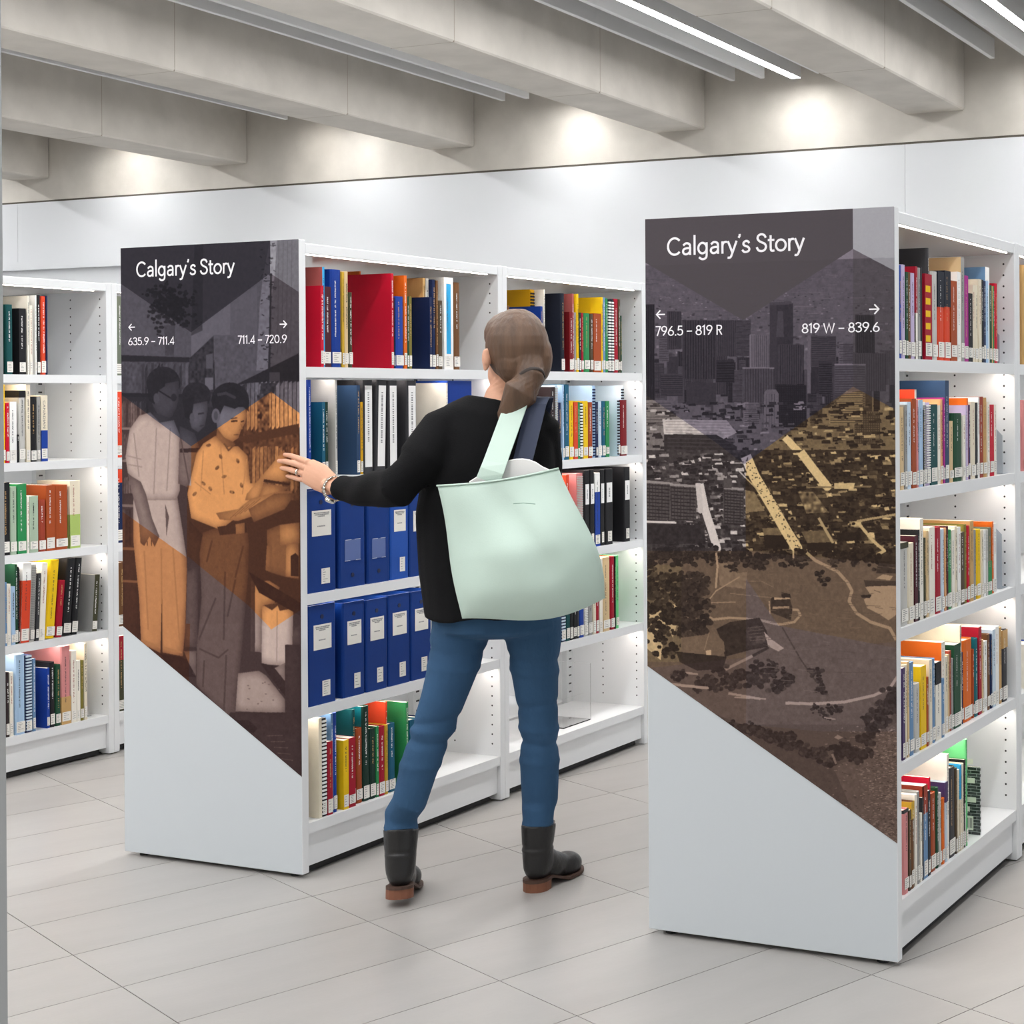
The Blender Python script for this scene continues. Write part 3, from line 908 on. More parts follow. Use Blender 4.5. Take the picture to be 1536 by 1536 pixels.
# ---------------------------------------------------------------- printed graphics on the end panels (flat print, painted here pixel by pixel)
class Paint:
    PPM = 860
    def __init__(s, u0, u1, v, H, l):
        s.u0, s.u1, s.v, s.H = u0, u1, v, H; s.w, s.h = int((u1-u0)*s.PPM), int(H*s.PPM)
        s.L = np.full((s.h, s.w), l, np.float32); s.rng = np.random.default_rng(3)
        s.yy, s.xx = np.mgrid[0:s.h, 0:s.w].astype(np.float32)
    def px(s, pts): return np.array([((p[0]-s.u0)*s.PPM, (s.H-p[2])*s.PPM) for p in (onv(x, y, s.v) for x, y in pts)])
    def crop(s, ox, oy, k): s.ox, s.oy, s.k = ox, oy, k
    def loc(s, pts): return s.px([(s.ox+x/s.k, s.oy+y/s.k) for x, y in pts])
    def mask(s, P):
        x0, y0 = np.maximum(np.floor(P.min(0)).astype(int), 0); x1, y1 = np.minimum(np.ceil(P.max(0)).astype(int)+1, (s.w, s.h))
        if x1 <= x0 or y1 <= y0: return None
        X = s.xx[y0:y1, x0:x1]+.5; Y = s.yy[y0:y1, x0:x1]+.5; c = np.zeros(X.shape, bool); n = len(P)
        for i in range(n):
            (ax, ay), (bx, by) = P[i], P[(i+1) % n]
            if ay == by: continue
            c ^= ((ay > Y) != (by > Y)) & (X < (bx-ax)*(Y-ay)/(by-ay)+ax)
        return (slice(y0, y1), slice(x0, x1)), c
    def poly(s, pts, l, noise=0, grad=None):
        r = s.mask(s.loc(pts))
        if r is None: return
        sl, c = r; val = np.full(c.shape, l, np.float32)
        if grad is not None:     # value changes to grad from left to right
            val = l+(grad-l)*np.linspace(0, 1, c.shape[1], dtype=np.float32)[None, :]+0*val
        if noise: val = val+s.noise(c.shape, 6)*noise
        s.L[sl] = np.where(c, val, s.L[sl])
    def soft(s, pts, l, noise=.015, r=14, k=.42, lx=.25):   # rounded form: darker towards its outline, lit from one side
        q = s.mask(s.loc(pts))
        if q is None: return
        sl, c = q; m = np.pad(c.astype(np.float32), r*2); 
        for ax in (0, 1):
            for _ in range(2):
                cs = np.cumsum(np.pad(m, [(r+1, r) if a == ax else (0, 0) for a in (0, 1)]), ax); n = m.shape[ax]
                m = (np.take(cs, np.arange(2*r+1, 2*r+1+n), ax)-np.take(cs, np.arange(n), ax))/(2*r+1)
        gx = np.gradient(m, axis=1)[2*r:-2*r, 2*r:-2*r]*r; m = m[2*r:-2*r, 2*r:-2*r]
        val = l*(1-k+k*np.clip((m-.35)*1.7, 0, 1))+gx*lx*l+s.noise(c.shape, 9)*noise
        s.L[sl] = np.where(c, val, s.L[sl])
    def ell(s, x, y, rx, ry, l, noise=0, a=0):
        q = np.linspace(0, 2*np.pi, 28); ca, sa = math.cos(a), math.sin(a)
        s.poly([(x+rx*math.cos(t)*ca-ry*math.sin(t)*sa, y+rx*math.cos(t)*sa+ry*math.sin(t)*ca) for t in q], l, noise)
    def line(s, pts, wd, l):
        for (a, b), (c, d) in zip(pts[:-1], pts[1:]):
            n = math.hypot(c-a, d-b)+1e-6; nx, ny = -(d-b)/n*wd/2, (c-a)/n*wd/2
            s.poly([(a+nx, b+ny), (c+nx, d+ny), (c-nx, d-ny), (a-nx, b-ny)], l); s.ell(c, d, wd/2, wd/2, l)
    def noise(s, shape, cell):
        n = s.rng.normal(size=(shape[0]//cell+2, shape[1]//cell+2)).astype(np.float32)
        yi = np.linspace(0, n.shape[0]-1.001, shape[0]); xi = np.linspace(0, n.shape[1]-1.001, shape[1])
        y0, x0 = yi.astype(int), xi.astype(int); fy, fx = (yi-y0)[:, None], (xi-x0)[None, :]
        return (n[y0][:, x0]*(1-fy)*(1-fx)+n[y0+1][:, x0]*fy*(1-fx)+n[y0][:, x0+1]*(1-fy)*fx+n[y0+1][:, x0+1]*fy*fx).astype(np.float32)
    def blobs(s, pts, r, l, n=6, sp=1.):         # rough leafy clumps: dark mass, paler lumps
        for x, y in pts:
            for _ in range(int(n*1.9)):
                rr = r*s.rng.uniform(.22, .5); s.ell(x+s.rng.normal()*r*.5*sp, y+s.rng.normal()*r*.45*sp, rr, rr*.8, max(0, l+s.rng.normal()*.06), .04)
    def blur(s, n=1):
        for _ in range(n):
            P = np.pad(s.L, 1, 'edge'); s.L = (P[1:-1, 1:-1]*4+P[:-2, 1:-1]+P[2:, 1:-1]+P[1:-1, :-2]+P[1:-1, 2:])/8
    def start(s): s.img = np.zeros((s.h, s.w, 3), np.float32)
    def ramp(s, pts, lo, hi, gamma=1.):
        r = s.mask(s.loc(pts)) if pts is not None else ((slice(0, s.h), slice(0, s.w)), np.ones((s.h, s.w), bool))
        if r is None: return
        sl, c = r; L = np.clip(s.L[sl], 0, 1)[..., None]**gamma
        col = (np.array(lo, np.float32)+(np.array(hi, np.float32)-np.array(lo, np.float32))*L)/255
        s.img[sl] = np.where(c[..., None], col, s.img[sl])
    def image(s, name):
        im = bpy.data.images.new(name, s.w, s.h); a = np.ones((s.h, s.w, 4), np.float32); a[..., :3] = np.clip(s.img[::-1], 0, 1)
        im.pixels.foreach_set(a.ravel()); im.update(); return im
def print_obj(P, name, corners, parent, label, PF):
    im = P.image(name); m = bpy.data.materials.new(name); m.use_nodes = True; nt = m.node_tree
    t = nt.nodes.new('ShaderNodeTexImage'); t.image = im; b = nt.nodes['Principled BSDF']; nt.links.new(t.outputs[0], b.inputs['Base Color'])
    b.inputs['Roughness'].default_value = .55; b.inputs['Specular IOR Level'].default_value = .12
    y = P.v-.0012; mb = MB(); mb.prism(corners, 'y', y, P.v+.0002)
    o = PF(mb, name, m, parent); me = o.data; uv = me.uv_layers.new(name='uv')
    org = parent.parent['off']
    for l_ in me.loops:
        c = me.vertices[l_.vertex_index].co; uv.data[l_.index].uv = ((c.x+org[0]-P.u0)/(P.u1-P.u0), c.z/P.H)
    tag(o, label); return o
# --- boys at the shelves
A = Paint(UL-.669, UL, VL, 1.794, .12)
C1 = (170, 350, 3.84); C2 = (170, 740, 2.56)
A.crop(*C1); p = A.poly
p([(30, 60), (1070, 10), (1070, 720), (30, 740)], .5, .03)
p([(450, 560), (675, 400), (675, 590), (575, 590), (450, 710)], .66, .02); p([(675, 380), (830, 300), (830, 590), (675, 590)], .56, .02)
p([(470, 60), (520, 60), (515, 560), (450, 590)], .3, .03)
p([(578, 585), (905, 590), (880, 780), (740, 880), (590, 960)], .52, .05)
p([(945, 30), (1070, 20), (1070, 700), (890, 780), (905, 240)], .5, .03)
for x in (955, 980, 1005, 1030): A.line([(x, 40), (x-8, 690)], 4, .4)
p([(905, 30), (945, 30), (930, 250), (905, 420), (890, 790), (825, 790), (845, 400), (865, 240)], .78, .06)
for _ in range(60): x = A.rng.uniform(845, 925); y = A.rng.uniform(40, 780); A.line([(x, y), (x+A.rng.uniform(8, 22), y+A.rng.uniform(-6, 10))], A.rng.uniform(3, 9), .15)
p([(905, 230), (915, 230), (905, 790), (893, 790)], .1)
for _ in range(150): q = A.rng.normal(size=2); A.blobs([(335+q[0]*62, 425+q[1]*58)], 26, .06, 2)
p([(295, 530), (358, 530), (350, 705), (300, 705)], .35, .04)
# left shelving
p([(30, 700), (450, 715), (450, 742), (30, 738)], .08); p([(30, 738), (450, 742), (450, 930), (30, 925)], .42, .08)
for x in range(40, 450, 18):
    if A.rng.random() < .6: p([(x, 745+A.rng.uniform(0, 40)), (x+14, 745), (x+14, 925), (x, 925)], A.rng.uniform(.08, .55), .04)
p([(30, 918), (450, 925), (450, 945), (30, 940)], .06)
for y0 in (945, 1130, 1380): 
    for x in range(36, 200, 13): p([(x, y0+A.rng.uniform(5, 50)), (x+11, y0+20), (x+11, y0+170), (x, y0+170)], A.rng.uniform(.05, .4), .04)
    p([(30, y0+172), (200, y0+172), (200, y0+186), (30, y0+186)], .5)
p([(440, 720), (580, 590), (580, 1000), (440, 1000)], .2, .1); p([(530, 830), (578, 830), (575, 900), (530, 905)], .7); p([(535, 700), (575, 690), (575, 780), (535, 780)], .5)
# right shelving
p([(760, 860), (1070, 860), (1070, 1536), (740, 1536)], .22, .08)
for x in range(770, 1060, 24): p([(x, 850+A.rng.uniform(0, 30)), (x+20, 850), (x+20, 1110), (x, 1140)], A.rng.uniform(.35, .95), .08)
p([(830, 930), (900, 900), (900, 1140), (830, 1150)], .32, .22)
p([(690, 880), (1070, 690), (1070, 850), (930, 850), (780, 862)], .06, .02)
p([(900, 800), (960, 800), (960, 850), (900, 855)], .35); p([(850, 862), (940, 862), (930, 920), (845, 925)], .2, .1)
p([(690, 1180), (1070, 1095), (1070, 1150), (770, 1210)], .16)
for x in range(780, 1060, 22): p([(x, 1225+A.rng.uniform(0, 25)), (x+18, 1225), (x+18, 1470), (x, 1500)], A.rng.uniform(.2, .7), .08)
# lower half
A.crop(*C2)
A.soft([(20, 0), (105, 0), (105, 560), (30, 520)], .14)
for y in (40, 205, 330): p([(20, y), (100, y+4), (100, y+14), (20, y+10)], .45)
for x in range(24, 100, 12): p([(x, 60), (x+9, 60), (x+9, 200), (x, 200)], A.rng.uniform(.06, .25), .03)
A.soft([(78, 0), (245, 0), (270, 160), (282, 240), (288, 400), (268, 625), (190, 610), (188, 385), (182, 612), (108, 575), (100, 400), (78, 180)], .82)
for a, b in (((185, 210), (187, 400)), ((230, 210), (255, 560)), ((120, 220), (135, 520)), ((110, 560), (180, 590)), ((195, 590), (262, 610))): A.line([a, b], 6, .71)
for a, b in (((110, 130), (118, 190)), ((128, 130), (132, 200)), ((146, 130), (148, 200))): A.line([a, b], 3, .2)
A.soft([(200, 40), (215, 90), (205, 165)], .5)
A.soft([(180, 615), (262, 628), (312, 650), (305, 690), (322, 705), (240, 700)], .06); A.soft([(272, 605), (320, 605), (318, 700), (290, 650)], .55)
A.soft([(290, 100), (345, 160), (330, 600), (290, 600)], .13); A.soft([(283, 300), (325, 280), (325, 590), (275, 590)], .3)
A.line([(390, 10), (400, 100)], 5, .66)
A.soft([(345, 150), (400, 130), (515, 120), (522, 200), (518, 320), (498, 560), (468, 870), (415, 830), (320, 735), (322, 590), (340, 400), (332, 230)], .32)
for a, b in (((430, 300), (425, 560)), ((470, 330), (440, 470)), ((380, 180), (360, 260)), ((330, 595), (405, 630)), ((405, 630), (440, 600)), ((435, 620), (425, 850)), ((500, 200), (470, 320)), ((350, 640), (345, 740)), ((395, 400), (330, 560))): A.line([a, b], 7, .2); 
A.soft([(530, 335), (600, 335), (640, 360), (620, 420), (575, 430), (570, 610), (530, 605)], .72); A.soft([(530, 335), (545, 335), (545, 610), (528, 605)], .3)
A.soft([(572, 432), (632, 418), (692, 442), (686, 665), (640, 660), (570, 655)], .9); A.soft([(580, 430), (630, 420), (685, 442), (640, 450), (632, 430), (610, 448)], .3); A.line([(630, 450), (628, 655)], 5, .72)
A.soft([(590, 140), (640, 120), (715, 110), (715, 330), (660, 320), (595, 300)], .42); A.soft([(665, 195), (712, 190), (712, 325), (662, 318)], .75); A.soft([(682, 240), (700, 228), (712, 240), (712, 318), (682, 316)], .12)
A.soft([(640, 120), (716, 112), (716, 190), (640, 200)], .7); A.soft([(590, 200), (610, 200), (605, 300), (585, 295)], .7)
A.soft([(520, 300), (720, 420), (720, 470), (560, 380)], .06)
A.soft([(480, 690), (560, 680), (590, 700), (660, 790), (660, 842), (470, 836)], .72)
for _ in range(14): x = A.rng.uniform(500, 640); A.ell(x, A.rng.uniform(720, 830), 4, 2, .4)
A.soft([(565, 650), (660, 670), (662, 780), (600, 700)], .06); A.soft([(620, 670), (660, 650), (660, 720)], .8); A.soft([(660, 580), (724, 580), (724, 850), (660, 830)], .12); A.soft([(690, 510), (718, 510), (718, 580), (690, 580)], .3)
A.soft([(450, 840), (740, 840), (740, 1100), (700, 1080), (440, 860)], .1); A.soft([(470, 870), (520, 870), (555, 900), (540, 920), (480, 890)], .03)
for k in range(5): A.line([(590+k*14, 930+k*22), (650+k*10, 928+k*24)], 2, .35)
A.crop(*C1)
# tall boy with glasses
A.ell(290, 865, 98, 98, .07, .03); A.soft([(215, 880), (380, 850), (378, 960), (362, 1010), (340, 1055), (300, 1072), (255, 1040), (225, 980)], .36)
A.soft([(195, 860), (300, 800), (300, 880), (262, 905), (240, 985), (205, 960)], .08); A.ell(250, 950, 17, 30, .42)
A.line([(262, 905), (335, 950), (362, 945)], 9, .03); A.ell(350, 945, 17, 22, .1); A.line([(345, 1030), (362, 1025)], 6, .15)
A.soft([(235, 1030), (330, 1065), (330, 1110), (220, 1090)], .3)
A.soft([(150, 1050), (215, 1030), (270, 1090), (350, 1075), (392, 1180), (385, 1480), (365, 1536), (180, 1536), (150, 1440), (85, 1380), (72, 1285), (95, 1130)], .84)
for a, b in (((120, 1150), (150, 1400)), ((250, 1120), (235, 1500)), ((330, 1120), (310, 1480)), ((80, 1280), (160, 1300)), ((85, 1330), (165, 1345))): A.line([a, b], 7, .66)
A.soft([(85, 1385), (160, 1430), (190, 1500), (225, 1640), (267, 1745), (240, 1805), (210, 1745), (180, 1800), (158, 1782), (150, 1660), (120, 1536)], .5)
# middle boy
A.ell(480, 935, 84, 78, .09, .03); A.soft([(455, 985), (545, 965), (545, 1020), (528, 1110), (490, 1145), (452, 1120), (430, 1040)], .56); A.line([(490, 1040), (520, 1035)], 9, .15); A.line([(500, 1110), (525, 1105)], 6, .2)
A.soft([(400, 960), (470, 940), (450, 1080), (415, 1060)], .08); A.ell(455, 1060, 14, 26, .5)
A.soft([(385, 1110), (470, 1150), (500, 1240), (450, 1470), (375, 1440)], .42); A.soft([(385, 1240), (500, 1235), (480, 1260), (385, 1262)], .08); A.line([(390, 1180), (440, 1450)], 8, .25)
# boy in the patterned shirt
A.ell(675, 960, 108, 102, .06, .02)
A.soft([(590, 1030), (620, 985), (700, 1010), (755, 985), (770, 1040), (762, 1090), (738, 1130), (722, 1178), (690, 1200), (630, 1170), (600, 1120)], .78)
A.soft([(570, 940), (690, 880), (785, 960), (780, 1025), (750, 1000), (690, 1000), (640, 990), (612, 1050), (580, 1010)], .06)
A.line([(600, 930), (650, 920), (700, 945)], 16, .28); A.ell(592, 1050, 24, 42, .66); A.ell(592, 1050, 12, 26, .45)
A.line([(678, 1068), (712, 1062)], 8, .3); A.line([(680, 1082), (712, 1080)], 10, .08); A.line([(736, 1085), (752, 1080)], 8, .1); A.line([(735, 1095), (745, 1125), (728, 1132)], 5, .45); A.line([(695, 1160), (722, 1158)], 6, .3)
A.soft([(600, 1120), (640, 1175), (700, 1205), (690, 1240), (590, 1200)], .6)
A.soft([(590, 1165), (650, 1230), (720, 1225), (775, 1280), (790, 1440), (840, 1430), (850, 1510), (705, 1640), (618, 1707), (450, 1640), (428, 1500), (450, 1400), (480, 1270), (520, 1210)], .88)
for a, b in (((520, 1250), (505, 1480)), ((770, 1300), (745, 1500)), ((620, 1230), (640, 1500)), ((470, 1430), (560, 1500))): A.line([a, b], 6, .72)
for x, y in ((550, 1220), (620, 1285), (718, 1310), (520, 1440), (640, 1400), (560, 1470), (685, 1490), (470, 1500), (740, 1450), (600, 1350)): A.ell(x, y, 9, 15, .45, .15, A.rng.uniform(0, 3))
A.line([(640, 1210), (665, 1250), (700, 1215)], 9, .3)
A.soft([(770, 1500), (985, 1245), (1003, 1300), (1022, 1430), (870, 1420), (850, 1536), (760, 1536)], .84); A.soft([(870, 1415), (1020, 1440), (1015, 1452), (865, 1430)], .12); A.soft([(870, 1440), (1010, 1460), (930, 1536), (830, 1536)], .7)
A.crop(*C2)
A.soft([(395, 75), (480, 60), (530, 20), (640, -10), (690, -10), (560, 80), (480, 105), (410, 100)], .74)
for k in range(4): A.line([(450+k*18, 95-k*8), (500+k*22, 50-k*10)], 3, .45)
A.soft([(520, 60), (620, 0), (700, 0), (660, 60), (540, 110)], .5)
A.soft([(400, 128), (512, 112), (516, 150), (410, 160)], .16); A.soft([(470, 118), (505, 112), (505, 152), (472, 156)], .75)
A.blur(3); A.L += A.noise(A.L.shape, 3)*.012
A.start(); A.crop(*C1); LO = (38, 27, 30)
A.ramp(None, (46, 30, 31), (208, 186, 176))
A.ramp([(30, 60), (1080, 0), (1080, 1040), (910, 912), (450, 1226), (30, 915)], (28, 25, 31), (122, 118, 130))
A.ramp([(905, 225), (1080, 345), (1080, 1040), (905, 915)], (27, 23, 28), (118, 110, 118))
A.ramp([(30, 280), (450, 570), (905, 230), (905, -20), (30, -20)], (22, 20, 26), (66, 62, 72))
A.ramp([(905, -20), (1080, -20), (1080, 345), (905, 230)], (45, 42, 48), (168, 166, 174))
A.ramp([(450, 1226), (910, 912), (1080, 1040), (1080, 1700), (990, 1545), (450, 1700)], (48, 24, 18), (234, 164, 102))
A.crop(*C2)
def rel(pts): return pts
A.ramp([(285, -30), (720, -30), (730, 440), (607, 522), (283, 300)], (48, 24, 18), (234, 164, 102))
A.ramp([(20, 58), (280, 243), (300, 300), (290, 780), (20, 560)], (48, 24, 20), (214, 148, 96))
A.ramp([(286, 240), (340, 285), (520, 430), (607, 520), (560, 500), (280, 500)], (46, 30, 31), (200, 178, 168))
CM = lambda P, pts: [((P.px([q])[0][0])/P.PPM+P.u0, P.H-P.px([q])[0][1]/P.PPM) for q in pts]
cl, cr = onv(182, 939, VL)[2], onv(453.5, 1165, VL)[2]
print_obj(A, 'printed_photo', [(A.u0+.001, cl), (A.u1-.001, cr), (A.u1-.001, 1.7935), (A.u0+.001, 1.7935)], EPL, 'dark print of three boys reading at bookshelves, tinted purple and orange', PL1)
# --- city seen from the air
B = Paint(UR-.678, UR, VR, 1.794, .3)
D1 = (960, 300, 3.84); D2 = (960, 680, 3.84); D3 = (960, 1040, 3.6575)
B.crop(*D1); p = B.poly
p([(-20, 30), (1500, 30), (1500, 420), (-20, 420)], .8, .01); p([(-20, 380), (1500, 330), (1500, 1560), (-20, 1560)], .5, .03)
for _ in range(260): y = B.rng.uniform(390, 780); x = B.rng.uniform(0, 1480); wd = B.rng.uniform(20, 140); B.line([(x, y), (x+wd, y+B.rng.uniform(-6, 6))], B.rng.uniform(2, 6), B.rng.uniform(.40, .62))
for _ in range(500): y = B.rng.uniform(480, 900); x = B.rng.uniform(0, 1480); s_ = 3+(y-480)/40; p([(x, y), (x+s_*2, y), (x+s_*2, y+s_), (x, y+s_)], B.rng.uniform(.2, .8))
def tower(x0, y0, x1, y1, l, st=0, sw=0, side=0, top=0):
    p([(x0, y0), (x1, y0+(x1-x0)*.02), (x1, y1), (x0, y1)], l, .02)
    if side: p([(x0, y0), (x0+(x1-x0)*.3, y0-3), (x0+(x1-x0)*.3, y1), (x0, y1)], l+side)
    if st:
        y = y0+st
        while y < y1: p([(x0+3, y), (x1-3, y), (x1-3, y+st*.45), (x0+3, y+st*.45)], max(l-.17, .02)); y += st
    if sw:
        x = x0+sw
        while x < x1: p([(x, y0+4), (x+sw*.4, y0+4), (x+sw*.4, y1), (x, y1)], max(l-.16, .02)); x += sw
    if top: p([(x0, y0-2), (x1, y0-2), (x1, y0+top), (x0, y0+top)], min(l+.3, 1))
for _ in range(70): x = B.rng.uniform(0, 1440); y = B.rng.uniform(860, 1050); w_ = B.rng.uniform(30, 90); tower(x, y, x+w_, y+B.rng.uniform(120, 260), B.rng.uniform(.1, .42), B.rng.choice([0, 9]), B.rng.choice([0, 10]))
for t_ in [(20, 600, 85, 1150, .12, 0, 14), (110, 740, 168, 930, .48, 10), (158, 640, 238, 860, .28, 0, 11), (245, 690, 440, 1030, .26, 0, 15), (440, 690, 552, 900, .3, 0, 12), (552, 690, 640, 900, .36, 9, 0), (632, 775, 738, 990, .56, 0, 12, .1), (748, 590, 882, 1120, .2, 0, 0, .06),
           (795, 830, 945, 1060, .3, 0, 13), (965, 780, 1034, 1115, .16, 0, 0, .4), (985, 780, 1130, 960, .34, 12), (1030, 930, 1110, 1120, .22, 13), (1145, 820, 1232, 960, .44, 10, 0, .12), (1240, 660, 1350, 900, .16, 0, 12), (1228, 880, 1412, 1100, .34, 0, 13), (1122, 945, 1300, 1190, .44, 14, 0, 0, 6),
           (440, 920, 545, 1050, .16, 15), (590, 965, 775, 1230, .38, 0, 15, 0, 6), (268, 1050, 440, 1180, .24, 0, 0), (120, 1000, 250, 1130, .3, 12), (30, 1150, 185, 1300, .52, 16), (780, 1060, 960, 1310, .13, 12, 12), (598, 1165, 690, 1290, .5, 12, 0, .12), (1235, 1215, 1382, 1400, .4, 13, 13)]: tower(*t_)
p([(795, 640), (825, 640), (830, 790), (785, 790)], .36); p([(750, 590), (870, 583), (885, 600), (750, 606)], .36)
p([(715, 1310), (715, 1110), (730, 1092), (785, 1092), (800, 1115), (800, 1310)], .56, .02)
for x in (730, 745, 760, 775): B.line([(x, 1115), (x, 1305)], 4, .36)
p([(1100, 1190), (1190, 1100), (1285, 1110), (1285, 1290), (1090, 1290)], .58); 
for y in range(1110, 1290, 13): p([(1098, y), (1284, y), (1284, y+5), (1098, y+5)], .3)
for _ in range(560):
    x = B.rng.uniform(0, 1480); y = B.rng.uniform(1160, 1560); w_ = B.rng.uniform(10, 54); h_ = B.rng.uniform(5, 20)
    p([(x, y), (x+w_, y-3), (x+w_+4, y+h_), (x, y+h_)], B.rng.choice([.05, .08, .1, .16, .24, .36, .5, .75]), .04)
B.line([(835, 1365), (930, 1465), (1030, 1580)], 42, .92); B.line([(590, 1470), (640, 1580)], 40, .9)
p([(130, 1262), (500, 1268), (560, 1340), (430, 1400), (300, 1345), (140, 1350)], .84, .05)
for k in range(5): B.line([(150, 1275+k*16), (520, 1280+k*17)], 3, .6)
p([(140, 1350), (440, 1350), (560, 1420), (560, 1560), (140, 1560)], .12, .03)
for y in range(1370, 1550, 22): p([(160, y), (540, y+6), (540, y+12), (160, y+6)], .22)
B.crop(*D2)
p([(20, -20), (1490, -20), (1490, 620), (20, 620)], .2, .06)
for _ in range(1100):
    x = B.rng.uniform(20, 1480); y = B.rng.uniform(-10, 560); w_ = B.rng.uniform(10, 58); h_ = B.rng.uniform(5, 20); k = (y+600)*.12*0+B.rng.uniform(0, 8)
    p([(x, y), (x+w_, y-4), (x+w_+k, y+h_), (x+k, y+h_)], B.rng.choice([.04, .06, .08, .12, .2, .3, .45, .65, .85]), .05)
for _ in range(120): B.blobs([(B.rng.uniform(20, 1480), B.rng.uniform(60, 560))], 20, .09, 3)
def slab(x0, y0, x1, y1, l, st):
    p([(x0, y0), (x1, y0+14), (x1, y1), (x0, y1)], .3, .02); y = y0+12
    while y < y1: p([(x0+4, y), (x1-4, y+9), (x1-4, y+15), (x0+4, y+6)], .06); y += st
    x = x0+6
    while x < x1: B.line([(x, y0+8), (x, y1)], 3, .12); x += 18
    p([(x0, y0-12), (x1-4, y0), (x1, y0+14), (x0, y0+4)], .62)
slab(32, 165, 175, 385, .3, 20); slab(176, 182, 326, 385, .33, 20); slab(482, 200, 600, 400, .3, 17); p([(482, 140), (530, 145), (530, 200), (482, 200)], .3)
p([(30, 385), (210, 392), (210, 405), (30, 400)], .9); p([(30, 405), (370, 410), (380, 520), (30, 520)], .1, .04); p([(705, 430), (830, 425), (845, 470), (715, 470)], .5, .04); p([(715, 470), (850, 470), (860, 550), (720, 545)], .07)
p([(930, 450), (1080, 440), (1125, 510), (965, 515)], .45, .04); p([(965, 515), (1125, 510), (1120, 560), (965, 560)], .08); p([(1130, 460), (1270, 450), (1280, 500), (1140, 505)], .08, .03)
p([(605, 210), (660, 220), (720, 330), (610, 340)], .55, .04)
B.line([(345, 175), (375, 320), (410, 430), (445, 545)], 46, .9); B.line([(335, 170), (350, 330)], 30, .85)
B.line([(610, 15), (660, 130), (760, 300), (840, 440), (905, 545)], 62, .92); B.line([(925, -10), (1000, 90), (1080, 190)], 50, .9); B.line([(560, 90), (700, 230)], 8, .8)
B.line([(960, 195), (1330, 190)], 10, .55); B.line([(1030, 370), (1110, 510)], 16, .75); B.line([(1250, 390), (1340, 500), (1410, 560), (1370, 580)], 18, .85); B.line([(1250, 390), (1480, 350)], 14, .75)
p([(1120, 170), (1240, 170), (1230, 205), (1120, 205)], .85, .05); p([(910, 220), (1000, 220), (1090, 340), (960, 345)], .55, .2)
for _ in range(80): a = B.rng.uniform(0, 1); B.ell(610+295*a+B.rng.normal()*16, 15+530*a+B.rng.normal()*10, 4, 3, .25)
# park
p([(20, 590), (450, 560), (900, 560), (1490, 640), (1490, 1560), (20, 1560)], .37, .03)
p([(450, 580), (560, 690), (620, 680), (610, 780), (460, 760)], .5, .04)
B.blobs([(x, 585+B.rng.normal()*18) for x in range(50, 440, 24)], 40, .05, 7); B.blobs([(x, 600+B.rng.normal()*22) for x in range(490, 720, 24)], 40, .06, 7); B.blobs([(x, 580+B.rng.normal()*16) for x in range(780, 990, 26)], 36, .07, 6); B.blobs([(x, 590+B.rng.normal()*16) for x in range(1100, 1370, 26)], 40, .08, 7)
B.blobs([(545, 660), (690, 640), (830, 645), (930, 640), (1040, 690), (1060, 740)], 30, .07, 6)
p([(1380, 620), (1490, 620), (1490, 690), (1360, 690)], .12, .03)
B.line([(440, 570), (448, 650), (438, 770)], 12, .75); B.line([(575, 710), (440, 790), (370, 880)], 7, .7); B.line([(380, 860), (550, 855)], 6, .65); B.line([(520, 805), (760, 830)], 5, .55); B.line([(620, 735), (700, 735), (770, 770)], 4, .52)
B.line([(885, 560), (885, 600)], 9, .8); B.line([(960, 570), (1010, 615), (1140, 680), (1195, 740), (1222, 790), (1205, 850), (1250, 920), (1330, 970), (1440, 1005), (1475, 1070)], 18, .72)
B.line([(380, 960), (520, 945), (690, 958), (800, 985), (890, 970), (925, 930), (910, 900), (870, 900)], 14, .72); B.ell(400, 958, 26, 20, .7); B.ell(400, 958, 13, 10, .12)
p([(755, 830), (860, 820), (880, 890), (870, 960), (755, 915)], .12, .03); p([(775, 828), (862, 824), (865, 838), (775, 842)], .85); p([(765, 882), (860, 878), (862, 892), (765, 896)], .7); B.line([(745, 850), (750, 920)], 7, .75); p([(815, 800), (865, 808), (870, 830), (815, 830)], .06)
p([(1300, 770), (1370, 755), (1490, 765), (1490, 920), (1432, 960), (1380, 925), (1310, 890), (1290, 840), (1330, 815)], .74, .01); p([(1270, 815), (1335, 812), (1325, 832), (1280, 830)], .05); p([(1360, 720), (1400, 695), (1460, 705), (1440, 730)], .75); p([(1290, 730), (1490, 735), (1490, 760), (1300, 765)], .16)
p([(30, 860), (220, 870), (225, 950), (190, 1060), (150, 960), (120, 1190), (40, 1120)], .82, .06)
B.blobs([(x, y) for x in range(60, 370, 44) for y in range(720, 1060, 52) if not (y > 850 and x < 200 and (x*7+y) % 3 == 0)], 44, .07, 6); B.blobs([(60, 640), (50, 700), (110, 1040), (130, 1150), (190, 1120), (60, 900), (160, 930)], 44, .06, 6)
p([(440, 1010), (520, 970), (690, 945), (730, 1020), (755, 1110), (640, 1130), (490, 1170), (470, 1080)], .08, .03); p([(610, 1000), (690, 985), (740, 1090), (620, 1110)], .14, .08)
for k in range(5): B.line([(620+k*4, 1005+k*18), (705+k*8, 995+k*18)], 3, .4)
p([(235, 1060), (360, 1045), (440, 1035), (485, 1085), (490, 1140), (430, 1185), (370, 1190), (240, 1135)], .42, .02); B.line([(400, 1030), (372, 1130)], 4, .62); p([(380, 1135), (410, 1130), (412, 1165), (385, 1168)], .9); p([(210, 1140), (500, 1170), (480, 1240), (330, 1250), (230, 1200)], .06, .02)
p([(715, 1025), (760, 1070), (830, 1120), (800, 1140), (740, 1110)], .85, .05)
B.line([(480, 1250), (650, 1165)], 16, .72); B.line([(650, 1165), (735, 1120)], 16, .1); B.line([(820, 1000), (930, 1190), (1020, 1320)], 8, .2); B.line([(250, 1260), (330, 1270)], 12, .8)
